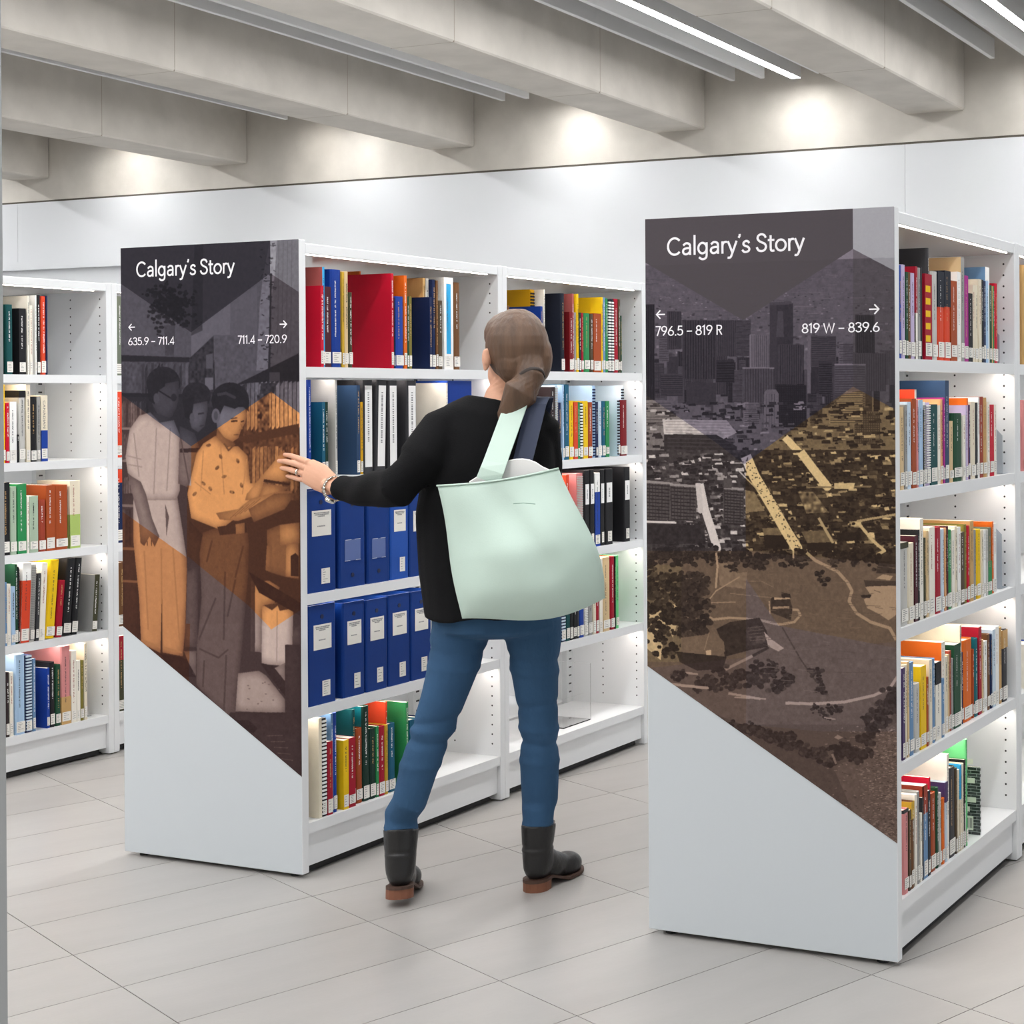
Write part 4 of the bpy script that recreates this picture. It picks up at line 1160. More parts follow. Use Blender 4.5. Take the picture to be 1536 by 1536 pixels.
B.blobs([(x, 1290+B.rng.normal()*50) for x in range(560, 860, 26)], 42, .08, 6); B.blobs([(x, 1310+B.rng.normal()*24) for x in range(340, 560, 26)], 38, .08, 6); B.blobs([(1010, 1265), (1030, 1310), (1050, 1350), (870, 1290), (760, 1210), (660, 1230), (210, 1270), (250, 1280)], 34, .07, 6)
B.line([(150, 1325), (390, 1350)], 16, .85); B.line([(510, 1380), (690, 1412)], 14, .8); B.line([(840, 1436), (1000, 1441), (1180, 1430), (1350, 1392), (1440, 1350), (1480, 1290)], 17, .82)
for _ in range(160): x, y = B.rng.uniform(620, 1460), B.rng.uniform(640, 1400); B.line([(x, y), (x+B.rng.uniform(30, 120), y+B.rng.uniform(-10, 14))], 3, .37+B.rng.normal()*.05)
B.blobs([(x, 1480+B.rng.normal()*12) for x in (1010, 1050, 1100, 1140)], 24, .06, 6); B.blobs([(1400, 1440), (1440, 1400), (1460, 1380), (1350, 1490), (1300, 1530)], 40, .09, 7)
B.crop(*D3)
p([(380, 100), (620, 190), (1060, 360), (1230, 380), (1420, 60), (1470, 60), (1470, 880), (380, 880)], .26, .02)
p([(1060, 400), (1240, 330), (1340, 200), (1470, 120), (1470, 900), (1200, 720)], .38, .04)
for _ in range(1500):
    x = 1470-abs(B.rng.normal())*150; y = B.rng.uniform(180, 840)
    if x > 1000: B.line([(x, y), (x+B.rng.uniform(5, 16), y+B.rng.uniform(-3, 3))], 3, B.rng.choice([.15, .55, .78]))
B.blobs([(490+k*29, 160+k*10.3+B.rng.normal()*10) for k in range(20)], 40, .09, 8, .8); B.blobs([(1080+k*24, 330+B.rng.normal()*12) for k in range(8)], 42, .08, 8, .8); B.blobs([(1240+k*15, 260-k*22+B.rng.normal()*8) for k in range(11)], 42, .08, 8, .8)
B.blobs([(970, 90), (1050, 95), (1090, 90), (1030, 125)], 22, .07, 6); B.line([(1010, 130), (1070, 140)], 8, .7); p([(1065, 240), (1085, 225), (1115, 240), (1090, 252)], .7); B.line([(1055, 330), (1075, 380)], 12, .6); B.line([(520, 20), (690, 28)], 8, .8)
B.L += B.noise(B.L.shape, 2)*.022; B.blur(1)
B.start(); B.crop(*D1)
B.ramp(None, (50, 38, 35), (178, 152, 136))
B.crop(*D2); B.ramp([(0, -420), (0, 900), (610, 780), (610, -200)], (40, 33, 34), (232, 220, 214), 1.3); B.ramp([(610, -200), (610, 560), (1500, 660), (1500, 200), (1500, -420)], (40, 29, 23), (236, 204, 148), 1.4)
B.ramp([(0, 560), (430, 560), (610, 560), (1500, 640), (1500, 1080), (0, 1240)], (44, 34, 30), (206, 172, 138)); B.ramp([(30, 640), (240, 640), (240, 1200), (30, 1200)], (42, 32, 26), (232, 200, 150))
B.ramp([(1480, 1120), (1480, 1600), (1050, 1600), (612, 1560), (612, 720), (800, 990)], (48, 38, 37), (190, 168, 160))
B.crop(*D1)
B.ramp([(-20, 1085), (430, 1390), (600, 1520), (850, 1340), (1228, 1075), (1500, 1220), (1500, -60), (-20, -60)], (30, 26, 33), (156, 146, 158), 1.2)
B.ramp([(1228, 250), (1490, 420), (1490, 1215), (1228, 1075)], (36, 32, 36), (118, 110, 118))
B.ramp([(-20, 330), (595, 692), (1228, 282), (1228, 20), (-20, 20)], (72, 66, 71), (80, 74, 78))
B.ramp([(1228, 20), (1500, 20), (1500, 425), (1228, 282)], (118, 116, 122), (172, 171, 177))
cl, cr = onv(971.5, 999, VR)[2], onv(1346.5, 1265, VR)[2]
print_obj(B, 'printed_photo', [(B.u0+.001, cl), (B.u1-.001, cr), (B.u1-.001, 1.7935), (B.u0+.001, 1.7935)], EPR, 'dark print of a city skyline and river park seen from the air', PR1)
# --- lettering: even stroke grotesque drawn from centre lines (cap height 1); 'c' runs are smooth curves, 'l' runs straight
def arc_(cx, cy, rx, ry, a0, a1, n=14): return [(cx+rx*math.cos(math.radians(a0+(a1-a0)*k/n)), cy+ry*math.sin(math.radians(a0+(a1-a0)*k/n))) for k in range(n+1)]
def spl(P, n=6):
    out = []; P = [P[0]]+list(P)+[P[-1]]
    for k in range(1, len(P)-2):
        p0, p1, p2, p3 = (np.array(q, float) for q in P[k-1:k+3])
        for j in range(n):
            t = j/n; out.append(tuple(.5*(2*p1+(p2-p0)*t+(2*p0-5*p1+4*p2-p3)*t*t+(3*p1-p0-3*p2+p3)*t**3)))
    return out+[tuple(P[-1])]
GLY = {'C': (.80, [arc_(.44, .49, .37, .44, 42, 318, 24)]), 'a': (.62, [[(.50, .0), (.50, .45)], spl([(.50, .45), (.47, .57), (.36, .63), (.24, .62), (.12, .52)]), spl([(.50, .36), (.34, .37), (.16, .32), (.11, .18), (.18, .07), (.30, .05), (.44, .12), (.50, .24)])]),
 'l': (.25, [[(.125, 0), (.125, 1.06)]]), 'g': (.66, [arc_(.31, .34, .23, .28, 0, 360, 22), [(.54, .64), (.54, -.02)], spl([(.54, -.02), (.51, -.16), (.40, -.24), (.26, -.24), (.12, -.14)])]),
 'r': (.38, [[(.12, 0), (.12, .65)], spl([(.12, .40), (.16, .54), (.25, .61), (.37, .61)])]), 'y': (.55, [[(.04, .65), (.28, .03)], [(.51, .65), (.25, -.06)], spl([(.25, -.06), (.19, -.19), (.11, -.23), (.02, -.22)])]),
 '’': (.22, [[(.13, 1.0), (.13, .93)], [(.14, .93), (.07, .80)]]), 's': (.49, [spl([(.42, .50), (.34, .60), (.22, .61), (.12, .53), (.12, .42), (.23, .35), (.35, .30), (.42, .20), (.38, .09), (.25, .04), (.13, .06), (.04, .16)])]),
 'S': (.62, [spl([(.54, .74), (.46, .88), (.30, .93), (.15, .86), (.11, .71), (.20, .58), (.34, .50), (.49, .42), (.55, .27), (.48, .11), (.32, .05), (.15, .10), (.06, .26)])]), 't': (.40, [[(.18, .86), (.18, .18)], spl([(.18, .18), (.21, .07), (.29, .04), (.38, .06)]), [(.03, .61), (.38, .61)]]), 'o': (.64, [arc_(.32, .325, .255, .285, 0, 360, 24)]),
 '6': (.62, [arc_(.31, .29, .23, .25, 0, 360, 22), spl([(.085, .32), (.16, .55), (.28, .76), (.42, .96)])]), '9': (.62, [arc_(.31, .70, .23, .25, 0, 360, 22), spl([(.535, .67), (.46, .44), (.34, .23), (.20, .03)])]),
 '3': (.58, [spl([(.07, .80), (.15, .92), (.28, .95), (.44, .88), (.47, .72), (.38, .58), (.24, .53)]), spl([(.24, .53), (.42, .48), (.51, .34), (.48, .15), (.34, .05), (.18, .06), (.06, .20)])]), '5': (.60, [[(.49, .94), (.17, .94), (.12, .52)], spl([(.12, .52), (.22, .61), (.36, .61), (.49, .50), (.52, .31), (.44, .12), (.28, .05), (.14, .09), (.06, .20)])]),
 '7': (.54, [[(.05, .94), (.48, .94), (.20, 0)]]), '1': (.36, [[(.04, .80), (.22, .96), (.22, 0)]]), '4': (.62, [[(.44, 0), (.44, .95), (.07, .25), (.57, .25)]]), '8': (.60, [arc_(.30, .73, .18, .21, 0, 360, 20), arc_(.30, .28, .23, .235, 0, 360, 22)]),
 '2': (.57, [spl([(.07, .76), (.13, .90), (.28, .95), (.43, .88), (.46, .71), (.38, .54), (.22, .30), (.07, .06)]), [(.07, .055), (.50, .055)]]), '0': (.64, [arc_(.32, .5, .245, .44, 0, 360, 26)]), '.': (.24, [[(.12, -.01), (.12, .13)]]), '–': (.56, [[(.04, .42), (.52, .42)]]),
 'R': (.62, [[(.12, 0), (.12, .94), (.30, .94)], spl([(.30, .94), (.46, .89), (.51, .74), (.46, .57), (.30, .50)]), [(.30, .50), (.12, .50)], [(.30, .50), (.54, 0)]]), 'W': (.98, [[(.04, .97), (.26, .02), (.49, .95), (.72, .02), (.94, .97)]])}
def glyph_mesh(word, ox):
    mb = MB(); x = ox; hw = .058
    for ch in word:
        adv, runs = GLY[ch]
        for rn_, rn in enumerate(runs):
            P = [np.array(q, float) for q in rn]; n = len(P); closed = np.linalg.norm(P[0]-P[-1]) < 1e-6; vs = []
            for k in range(n):
                a = P[k]-P[k-1] if k else (P[k]-P[-2] if closed else P[1]-P[0]); b = P[k+1]-P[k] if k < n-1 else (P[1]-P[k] if closed else a)
                a = a/(np.linalg.norm(a)+1e-9); b = b/(np.linalg.norm(b)+1e-9); m_ = np.array([-(a+b)[1], (a+b)[0]]); m_ /= np.linalg.norm(m_)+1e-9
                w_ = hw/max(.45, float(np.dot(m_, (-a[1], a[0])))); vs += [(x+P[k][0]-m_[0]*w_, -rn_*4e-5, P[k][1]-m_[1]*w_), (x+P[k][0]+m_[0]*w_, -rn_*4e-5, P[k][1]+m_[1]*w_)]
            mb.add(vs, [(2*k, 2*k+2, 2*k+3, 2*k+1) for k in range(n-1)])
        x += adv
    return mb, x
def words(ep, V, s, x0, x1, yb, ys):
    a, b = onv(x0, yb, V), onv(x1, yb, V); hgt = abs(onv(x0, ys, V)[2]-a[2]); org = ep.parent['off']; ox = 0; parts = []
    for wd in s.split(' '): mb, e = glyph_mesh(wd, ox); parts.append(mb); end = e; ox = e+.27
    lo = min(v[0] for v in parts[0].v); hi = max(v[0] for v in parts[-1].v); kx = (b[0]-a[0])/(hi-lo); kz = hgt/.95
    for mb in parts:
        mb.v = [((v[0]-lo)*kx+a[0]-org[0], V-.0016-org[1]+v[1], v[2]*kz+a[2]) for v in mb.v]; mb.obj('lettering', M_PRINTW, ep)
def arrow(ep, V, x0, x1, y, hpx, right):
    a, b = onv(x0, y, V), onv(x1, y, V); org = ep.parent['off']; L_ = b[0]-a[0]; z = a[2]; th = L_*.13; hh = abs(onv(x0, y-hpx, V)[2]-z)
    mb = MB(); Y = V-.0016-org[1]; X = lambda t: (a[0]+L_*t if right else b[0]-L_*t)-org[0]
    mb.add([(X(0), Y+6e-5, z-th/2), (X(.95), Y+6e-5, z-th/2), (X(.95), Y+6e-5, z+th/2), (X(0), Y+6e-5, z+th/2)], [(0, 1, 2, 3)])
    for s in (1, -1): mb.add([(X(1), Y, z), (X(.55), Y, z+s*hh), (X(.45), Y, z+s*(hh-th*.7)), (X(.82), Y, z)], [(0, 1, 2, 3)])
    mb.obj('arrow', M_PRINTW, ep)
words(EPL, VL, 'Calgary’s Story', 205, 353, 416, 393.5); words(EPL, VL, '635.9 – 711.4', 193, 262, 518, 507); words(EPL, VL, '711.4 – 720.9', 357.5, 431, 516, 504)
arrow(EPL, VL, 193, 203, 491, 5.5, False); arrow(EPL, VL, 420, 431.5, 486.5, 6, True)
words(EPR, VR, 'Calgary’s Story', 1001, 1208, 384, 357.5); words(EPR, VR, '796.5 – 819 R', 984, 1084, 504, 490); words(EPR, VR, '819 W – 839.6', 1203, 1320, 500, 486)
arrow(EPR, VR, 984, 998, 472, 7, False); arrow(EPR, VR, 1304, 1320, 464, 8, True)
# ---------------------------------------------------------------- the woman walking between the rows
RT, FW, UP = CAM_R[0], CAM_R[2], np.array([0, 0, 1.])
FW = np.array([FW[0], FW[1], 0]); FW /= np.linalg.norm(FW); RT = np.array([FW[1], -FW[0], 0])
BASE = Vector((-2.62, 3.60, 0))
M_SKIN = mat('skin', '#dda88c', .5, .4, bump=.04, bscale=220, var=.05, vscale=14)
M_HAIR = mat('brown_hair', '#5d4534', .5, .5, bump=.5, bscale=70, var=.35, vscale=45, stretch=(1, 1, .12))
M_KNIT = mat('black_knit', '#101012', .92, .2, bump=.25, bscale=320, var=.15)
M_DENIM = mat('denim', '#355474', .85, .2, bump=.25, bscale=55, var=.16, vscale=9, stretch=(1, 1, .7))
M_LEATHER = mat('black_leather', '#1b1a1b', .38, .5, bump=.15, bscale=60)
M_SOLE = mat('brown_sole', '#7a4c36', .55, bump=.1, bscale=80, var=.12, vscale=30)
M_STEEL = mat('steel', '#c9c6bf', .25, metal=1)
M_GOLD = mat('white_gold', '#d8d2c6', .2, metal=1)
M_MINT = mat('mint_canvas', '#c8ddd2', .62, .35, bump=.05, bscale=260, var=.03)
M_NAVY = mat('navy_lining', '#333b52', .7)
per = empty('person', BASE); tag(per, 'person in black sweater and jeans walking away, one hand on the boys panel', 'person')
def kid(o, par=per):
    o.data.transform(Matrix.Translation(-BASE)); o.parent = par; return o
SCALE = lambda D: F/D
# joints -------------------------------------------------
hc = ond(770, 531, 4.255); th_ = math.radians(38)
hf = math.cos(th_)*FW-math.sin(th_)*RT; hl = np.array([-hf[1], hf[0], 0])      # facing, her left
nk0, nk1 = ond(759, 592, 4.27), ond(752, 622, 4.25)
shL, elL, wrL = ond(664, 646, 4.215), ond(596, 731, 4.10), onv(506, 733, 3.423)
shR, elR, wrR = ond(808, 642, 4.27), ond(818, 742, 4.31), ond(800, 760, 4.52)
bd = MB()
# head
bd.ell(hc+UP*.012-hf*.008, (hf*.094, hl*.074, UP*.100), 22); bd.ell(hc+hf*.035-UP*.055, (hf*.058, hl*.054, UP*.058), 18); bd.ell(hc+hf*.075-UP*.088, (hf*.024, hl*.026, UP*.022), 12)
bd.ell(hc+hf*.082+UP*.028, (hf*.014, hl*.045, UP*.02), 12)                                  # brow
bd.capsule([hc+hf*.088+UP*.01, hc+hf*.104-UP*.022], [.009, .0125], 10); bd.ell(hc+hf*.094-UP*.028, (hf*.013, hl*.016, UP*.009), 10)
bd.ell(hc+hf*.088-UP*.055, (hf*.012, hl*.022, UP*.006), 10); bd.ell(hc+hf*.086-UP*.064, (hf*.012, hl*.019, UP*.007), 10)
for s in (1, -1):
    e = hc+hl*.082*s-UP*.014-hf*.012
    bd.ell(e, (hf*.019-UP*.004, hl*.009, UP*.031+hf*.004), 12); bd.ell(e+hl*.006*s-hf*.012+UP*.004, (hf*.006, hl*.007, UP*.024), 10); bd.ell(e-UP*.026+hl*.002*s, (hf*.008, hl*.006, UP*.009), 8)
bd.capsule([hc-UP*.05-hf*.012, nk0, nk1], [(.054, .056), (.052, .055), (.062, .058)], 16)
# torso, right arm and legs beneath the clothes
bd.tube([ond(752, 612, 4.255), ond(746, 640, 4.25), ond(738, 700, 4.25), ond(735, 780, 4.25), ond(740, 870, 4.25), ond(742, 940, 4.25)], [(.09, .06), (.15, .075), (.14, .095), (.125, .09), (.14, .1), (.15, .105)], 20, up=FW)
bd.capsule([shR, elR, wrR], [.046, .038, .026], 14); bd.capsule([wrR, wrR+FW*.05-RT*.02, wrR+FW*.09-RT*.03], [(.03, .018), (.036, .016), (.03, .014)], 12)
for k, dz in enumerate((-.028, -.01, .008, .026)):
    q = wrR+FW*.1-RT*.03; bd.capsule([q+UP*dz, q+FW*.035+UP*dz, q+FW*.05-RT*.025+UP*dz, q+FW*.035-RT*.045+UP*dz], [.0085, .0085, .008, .0072], 10)
bd.capsule([wrR+FW*.03+UP*.02, wrR+FW*.065-RT*.03+UP*.045, wrR+FW*.095-RT*.05+UP*.04], [.012, .0105, .009], 10)
def boot_matrix(loc, dx, dy, pitch=0):
    return Matrix.Translation(Vector(loc)) @ Matrix.Rotation(math.atan2(dy, dx), 4, 'Z') @ Matrix.Translation((.2, 0, 0)) @ Matrix.Rotation(pitch, 4, 'Y') @ Matrix.Translation((-.2, 0, 0))
BML, BMR = boot_matrix((-2.820, 3.356, 0), -.125, .2, math.radians(7)), boot_matrix((-2.578, 3.590, 0), .004, .215)
LEGL = [(694, 935, 4.245, .078), (687, 965, 4.24, .075), (680, 1000, 4.225, .066), (664, 1050, 4.21, .058), (645, 1105, 4.205, .053), (629, 1150, 4.205, .050), (614, 1203, 4.20, .045)]
LEGR = [(797, 930, 4.26, .080), (801, 960, 4.27, .074), (802, 1000, 4.28, .064), (806, 1050, 4.295, .056), (809, 1100, 4.31, .0505), (809.5, 1150, 4.33, .0525), (810, 1200, 4.345, .049)]
def leg(Lg, bm_): return [(ond(x, y, D), r) for x, y, D, r in Lg]+[(np.array(bm_ @ Vector((.047, 0, .215))), .044), (np.array(bm_ @ Vector((.0465, 0, .165))), .0395), (np.array(bm_ @ Vector((.045, 0, .11))), .035)]
LEGS = (leg(LEGL, BML), leg(LEGR, BMR))
for Lg in LEGS: bd.capsule([p_ for p_, r in Lg], [r*.82 for p_, r in Lg], 16, up=FW)
# left arm and hand resting on the edge of the end panel
bd.capsule([shL, elL, ond(556, 735, 4.205), ond(521, 735, 4.282)], [.043, .030, .027, .025], 16)
hp = lambda x, y, v: onv(x, y, v)
hd = MB(); hd.tube([ond(540, 735, 4.24), ond(521, 735, 4.282), wrL], [.026, .0262, .0258], 18); hd.capsule([wrL, hp(494, 727, 3.424)], [(.0255, .021), (.028, .019)], 18, up=UP)
hd.capsule([hp(497, 728, 3.425), hp(480, 716, 3.428), hp(463, 707, 3.432)], [(.030, .0165), (.0385, .0155), (.036, .013)], 18, up=FW)
FING = [[(461, 692.5, 3.435), (447, 687, 3.433), (436, 683.5, 3.446), (427.5, 682, 3.461)], [(458, 701, 3.434), (442, 695.5, 3.429), (428.5, 692, 3.442), (418.5, 691.5, 3.461)],
        [(456.5, 710.5, 3.434), (443, 707, 3.430), (431.5, 703.5, 3.443), (422.5, 702, 3.461)], [(457, 720, 3.435), (447.5, 718.5, 3.434), (438.5, 716, 3.446), (431, 714, 3.461)]]
for k, fg in enumerate(FING):
    r = (.0080, .0083, .0080, .0071)[k]; root = hp(478, 706+k*5.5, 3.432); hd.capsule([hp(486, 712+k*4, 3.429), hp(*fg[0])], [.013, r*1.22], 12)
    hd.capsule([root]+[hp(*q) for q in fg], [r*1.05, r*1.08, r*.95, r*.9, r*.74], 12)
    hd.ell(hp(fg[0][0]+1, fg[0][1], fg[0][2]-.005), (RT*.009, FW*.006, UP*.008), 10)
hd.capsule([hp(492, 717, 3.428), hp(480, 707, 3.448), hp(470, 703, 3.472), hp(463, 701, 3.492)], [.014, .0125, .0105, .0085], 12)
hand = remesh(hd, 'hand', M_SKIN, .0019, 3); body = remesh(bd, 'body', M_SKIN, .0042, 5)
bm_ = bmesh.new(); bm_.from_mesh(body.data); bm_.from_mesh(hand.data); bm_.to_mesh(body.data); bm_.free(); bpy.data.objects.remove(hand); body.data.polygons.foreach_set('use_smooth', [True]*len(body.data.polygons)); kid(body)
for k, fg in enumerate(FING):                                  # nails
    a, b = hp(*fg[2]), hp(*fg[3]); d_ = (b-a)/np.linalg.norm(b-a); out = hp(fg[3][0], fg[3][1], fg[3][2]-.01)-b; out /= np.linalg.norm(out); sd = np.cross(d_, out)
    n = MB(); n.ell(b+d_*.0005+out*.0046, (d_*.0058, sd*.0042, out*.0016), 12); kid(n.obj('fingernail', mat('nail', '#e6b9a6', .25), smooth=True))
a, b = hp(*FING[2][0]), hp(*FING[2][1]); c_ = a+(b-a)*.72; d_ = (b-a)/np.linalg.norm(b-a); s1 = np.cross(d_, UP); s1 /= np.linalg.norm(s1); s2 = np.cross(d_, s1)
ringm = MB(); ringm.loft([[c_+d_*t*.0022+(s1*math.cos(q)+s2*math.sin(q))*rr for q in np.linspace(0, 2*math.pi, 20, endpoint=False)] for t, rr in ((-1, .0088), (-1, .0102), (1, .0102), (1, .0088))], False)
ringm.ell(c_-FW*.0105, (RT*.004, FW*.0025, UP*.004), 10); kid(ringm.obj('ring', M_GOLD, smooth=True))
for s in (1, -1):
    e = MB(); e.ell(hc+hf*.0765+hl*.031*s+UP*.008, (hf*.0105, hl*.0115, UP*.0085), 14); kid(e.obj('eye', mat('eye_white', '#e9e4de', .2), smooth=True))
    e = MB(); e.ell(hc+hf*.0857+hl*.031*s+UP*.008, (hf*.002, hl*.005, UP*.005), 12); kid(e.obj('iris', mat('iris', '#4a3626', .2), smooth=True))
    e = MB(); e.capsule([hc+hf*.092+hl*.016*s+UP*.026, hc+hf*.088+hl*.032*s+UP*.031, hc+hf*.074+hl*.046*s+UP*.027], [.003, .0033, .002], 8); kid(e.obj('eyebrow', M_HAIR, smooth=True))
e = MB(); e.ell(hc+hf*.0985-UP*.0595, (hf*.003, hl*.019, UP*.0075), 14); kid(e.obj('lips', mat('lips', '#b46a60', .4), smooth=True))
# hair: close cap swept back into a low, loosely tied tail
hr = MB(); hr.ell(hc+UP*.020-hf*.026, (hf*.096, hl*.081, UP*.103), 24); hr.ell(hc-hf*.052-UP*.022, (hf*.062, hl*.070, UP*.07), 20); hr.ell(hc+hf*.012+UP*.052, (hf*.078, hl*.072, UP*.066), 18)
hr.ell(hc-hf*.04-hl*.045-UP*.01, (hf*.07, hl*.04, UP*.075), 16)
tail = [hc-hf*.085-UP*.040, hc-hf*.112-UP*.066, hc-hf*.112-UP*.104+hl*.028, hc-hf*.094-UP*.160+hl*.058]
hr.capsule(tail, [.050, .037, .047, .026], 16)
for k in range(30):
    a_ = RNG.uniform(-1, 1); c2 = math.sqrt(1-a_*a_)*RNG.uniform(.3, 1); hr.capsule([tail[1]+hl*.024*a_-hf*.012*c2, tail[2]+hl*.04*a_-hf*.034*c2, tail[3]+hl*(.03*a_)-hf*.014*c2-UP*RNG.uniform(-.01, .035)], [.007, .0085, .0035], 8)
hair = kid(remesh(hr, 'hair', M_HAIR, .0038, 2))
tb = MB(); d_ = (tail[1]-tail[0]); d_ /= np.linalg.norm(d_); s1 = hl; s2 = np.cross(d_, s1)
tb.loft([[tail[1]+d_*(.006*math.cos(p_))+(s1*math.cos(q)+s2*math.sin(q))*(.0355+.0028*math.sin(p_)) for q in np.linspace(0, 2*math.pi, 20, endpoint=False)] for p_ in np.linspace(0, 2*math.pi, 7)], False)
kid(tb.obj('hair_tie', mat('hair_elastic', '#2e2420', .7), smooth=True))
# jeans
jn = MB(); jn.tube([ond(742, 885, 4.25), ond(743, 915, 4.25), ond(744, 940, 4.252)], [(.150, .112), (.168, .122), (.170, .122)], 20, up=FW)
jn.ell(ond(744, 938, 4.25), (RT*.168, FW*.118, UP*.035), 20)
for Lg in LEGS: jn.capsule([p_ for p_, r in Lg], [r for p_, r in Lg], 18, up=FW)
def creases(me):
    n = len(me.vertices); co = np.empty(n*3); me.vertices.foreach_get('co', co); co = co.reshape(-1, 3); no = np.empty(n*3); me.vertices.foreach_get('normal', no); no = no.reshape(-1, 3)
    z = co[:, 2]; s = np.zeros(n)
    for z0, a, wd, sk in ((.42, -.006, .012, 1.2), (.455, .004, .01, .8), (.50, -.004, .01, -1), (.36, .003, .012, .6), (.18, .004, .01, .7), (.155, -.004, .008, -.6), (.66, -.004, .012, 1.4), (.62, .003, .01, 1.)):
        s += a*np.exp(-((z-z0+sk*.12*(co[:, 0]+2.65))/wd)**2)
    co += no*s[:, None]; me.vertices.foreach_set('co', co.ravel())
kid(remesh(jn, 'jeans', M_DENIM, .006, 4, extra=creases))
# sweater
sw = MB()
sw.tube([ond(752, 603, 4.255), ond(747, 624, 4.25), ond(741, 650, 4.25), ond(734, 700, 4.25), ond(729, 765, 4.25), ond(733, 850, 4.25), ond(737, 903, 4.25), ond(738, 921, 4.25)], [(.092, .064), (.142, .088), (.165, .105), (.174, .124), (.186, .132), (.187, .14), (.182, .145), (.180, .146)], 26, up=FW)
sw.capsule([ond(708, 622, 4.24), shL, ond(631, 694, 4.15), elL, ond(556, 735, 4.205), ond(521, 735, 4.282)], [.05, .062, .064, .058, .046, .037], 18)
sw.tube([ond(530, 735, 4.262), wrL+ (ond(521, 735, 4.282)-wrL)*.4], [.037, .0355], 18)
sw.capsule([ond(785, 618, 4.26), shR, elR, wrR], [.05, .058, .05, .036], 18)
def folds(me):
    n = len(me.vertices); co = np.empty(n*3); me.vertices.foreach_get('co', co); co = co.reshape(-1, 3); no = np.empty(n*3); me.vertices.foreach_get('normal', no); no = no.reshape(-1, 3)
    rel = co-np.array(BASE); x = rel @ RT; z = co[:, 2]
    s = .004*np.sin(x*38+z*9)*np.clip((1.15-z)*2.5, 0, 1)+.003*np.sin((x*.8-z*.6)*70)*np.exp(-((z-1.12)/.09)**2)
    co += no*s[:, None]; me.vertices.foreach_set('co', co.ravel())
kid(remesh(sw, 'sweater', M_KNIT, .006, 5, extra=folds))
# wristwatch
wa = wrL+(wrL-elL)/np.linalg.norm(wrL-elL)*.012; ax = (wrL-elL)/np.linalg.norm(wrL-elL); s1 = np.cross(ax, FW); s1 /= np.linalg.norm(s1); s2 = np.cross(ax, s1)
wm = MB(); NL = 22
for k in range(NL):
    q = 2*math.pi*k/NL; e1 = s1*math.cos(q)+s2*math.sin(q); e2 = -s1*math.sin(q)+s2*math.cos(q); c_ = wa+e1*.0335
    wm.ell(c_, (ax*.0105, e2*.0056, e1*.003), 8)
band = kid(wm.obj('wristwatch', M_STEEL, smooth=True)); out = -FW*.55-UP*.83; out -= ax*np.dot(out, ax); out /= np.linalg.norm(out); o2 = np.cross(ax, out)
ca = MB(); ca.loft([[wa+out*h_+(ax*math.cos(q)+o2*math.sin(q))*r_ for q in np.linspace(0, 2*math.pi, 24, endpoint=False)] for h_, r_ in ((.030, .0125), (.034, .0145), (.038, .0145), (.0395, .0125))]); ca = ca.obj('watch_case', M_STEEL, None, smooth=False); kid(ca, band)
fa = MB(); fa.loft([[wa+out*h_+(ax*math.cos(q)+o2*math.sin(q))*.0115 for q in np.linspace(0, 2*math.pi, 24, endpoint=False)] for h_ in (.0385, .0402)]); kid(fa.obj('watch_dial', mat('dial', '#ece8df', .2)), band)
# boots: x forward from the back of the heel, z up
def boot(bmat_):
    zb_ = lambda x: .031 if x < .075 else (.031-.022*min(1, (x-.075)/.06) if x < .135 else .009+.10*max(0, x-.185))
    b = MB()
    b.tube([(.049, 0, .178), (.047, 0, .15), (.044, 0, .115), (.046, 0, .09), (.05, 0, .065)], [(.050, .046), (.047, .044), (.043, .041), (.046, .04), (.05, .038)], 20, up=(0, 1, 0))
    b.ell((.047, 0, .065), ((.047, 0, 0), (0, .036, 0), (0, 0, .042)), 18); b.capsule([(.06, 0, .085), (.10, .001, .06), (.145, .002, .042)], [.036, .033, .03], 16)
    b.ell((.175, .003, .03), ((.056, 0, 0), (0, .042, 0), (0, 0, .036)), 18); b.ell((.11, .001, .04), ((.06, 0, 0), (0, .033, 0), (0, 0, .035)), 16)
    def flat(me):
        for v in me.vertices:
            x, y, z = v.co; v.co.z = max(z, zb_(x))
            if .105 < z < .125: 
                k = .0025*math.sin((z-.105)/.02*math.pi*2); v.co.x += k*(1 if x > .045 else -1)
    o = remesh(b, 'boot', M_LEATHER, .0045, 4, None, flat)
    n = 26; so = MB(); Ls = []; 
    for k in range(n+1):
        x = -.001+.235*k/n; hw = .036*math.sqrt(max(0, 1-((.04-x)/.042)**2)) if x < .04 else (.036-.005*math.sin((x-.04)/.07*math.pi) if x < .11 else (.036+.007*math.sin((x-.11)/.065*math.pi/2) if x < .175 else .043*math.sqrt(max(0, 1-((x-.175)/.060)**2))))
        Ls.append((x, max(hw, .004)))
    so.loft([[(x, -h_, zb_(x)-.006), (x, h_, zb_(x)-.006), (x, h_, zb_(x)+.002), (x, -h_, zb_(x)+.002)] for x, h_ in Ls]); so.obj('sole', mat('dark_sole', '#4a3329', .6), o)
    he = MB(); pr = [(x, h_) for x, h_ in Ls if x < .068]; prof = [(x*.96+.002, -h_) for x, h_ in pr]+[(x*.96+.002, h_) for x, h_ in pr[::-1]]
    he.prism(prof, 'z', 0, .0252); he.obj('heel', M_SOLE, o)
    op_ = MB(); op_.loft([[(.049+(.047-r_)*math.cos(q), (.0435-r_)*math.sin(q), z_) for q in np.linspace(0, 2*math.pi, 20, endpoint=False)] for r_, z_ in ((0, .1795), (.006, .1805), (.008, .17))], False); op_.obj('cuff', M_LEATHER, o, smooth=True)
    o.parent = per; o.matrix_local = Matrix.Translation(-BASE) @ bmat_
    return o
boot(BMR)
boot(BML)
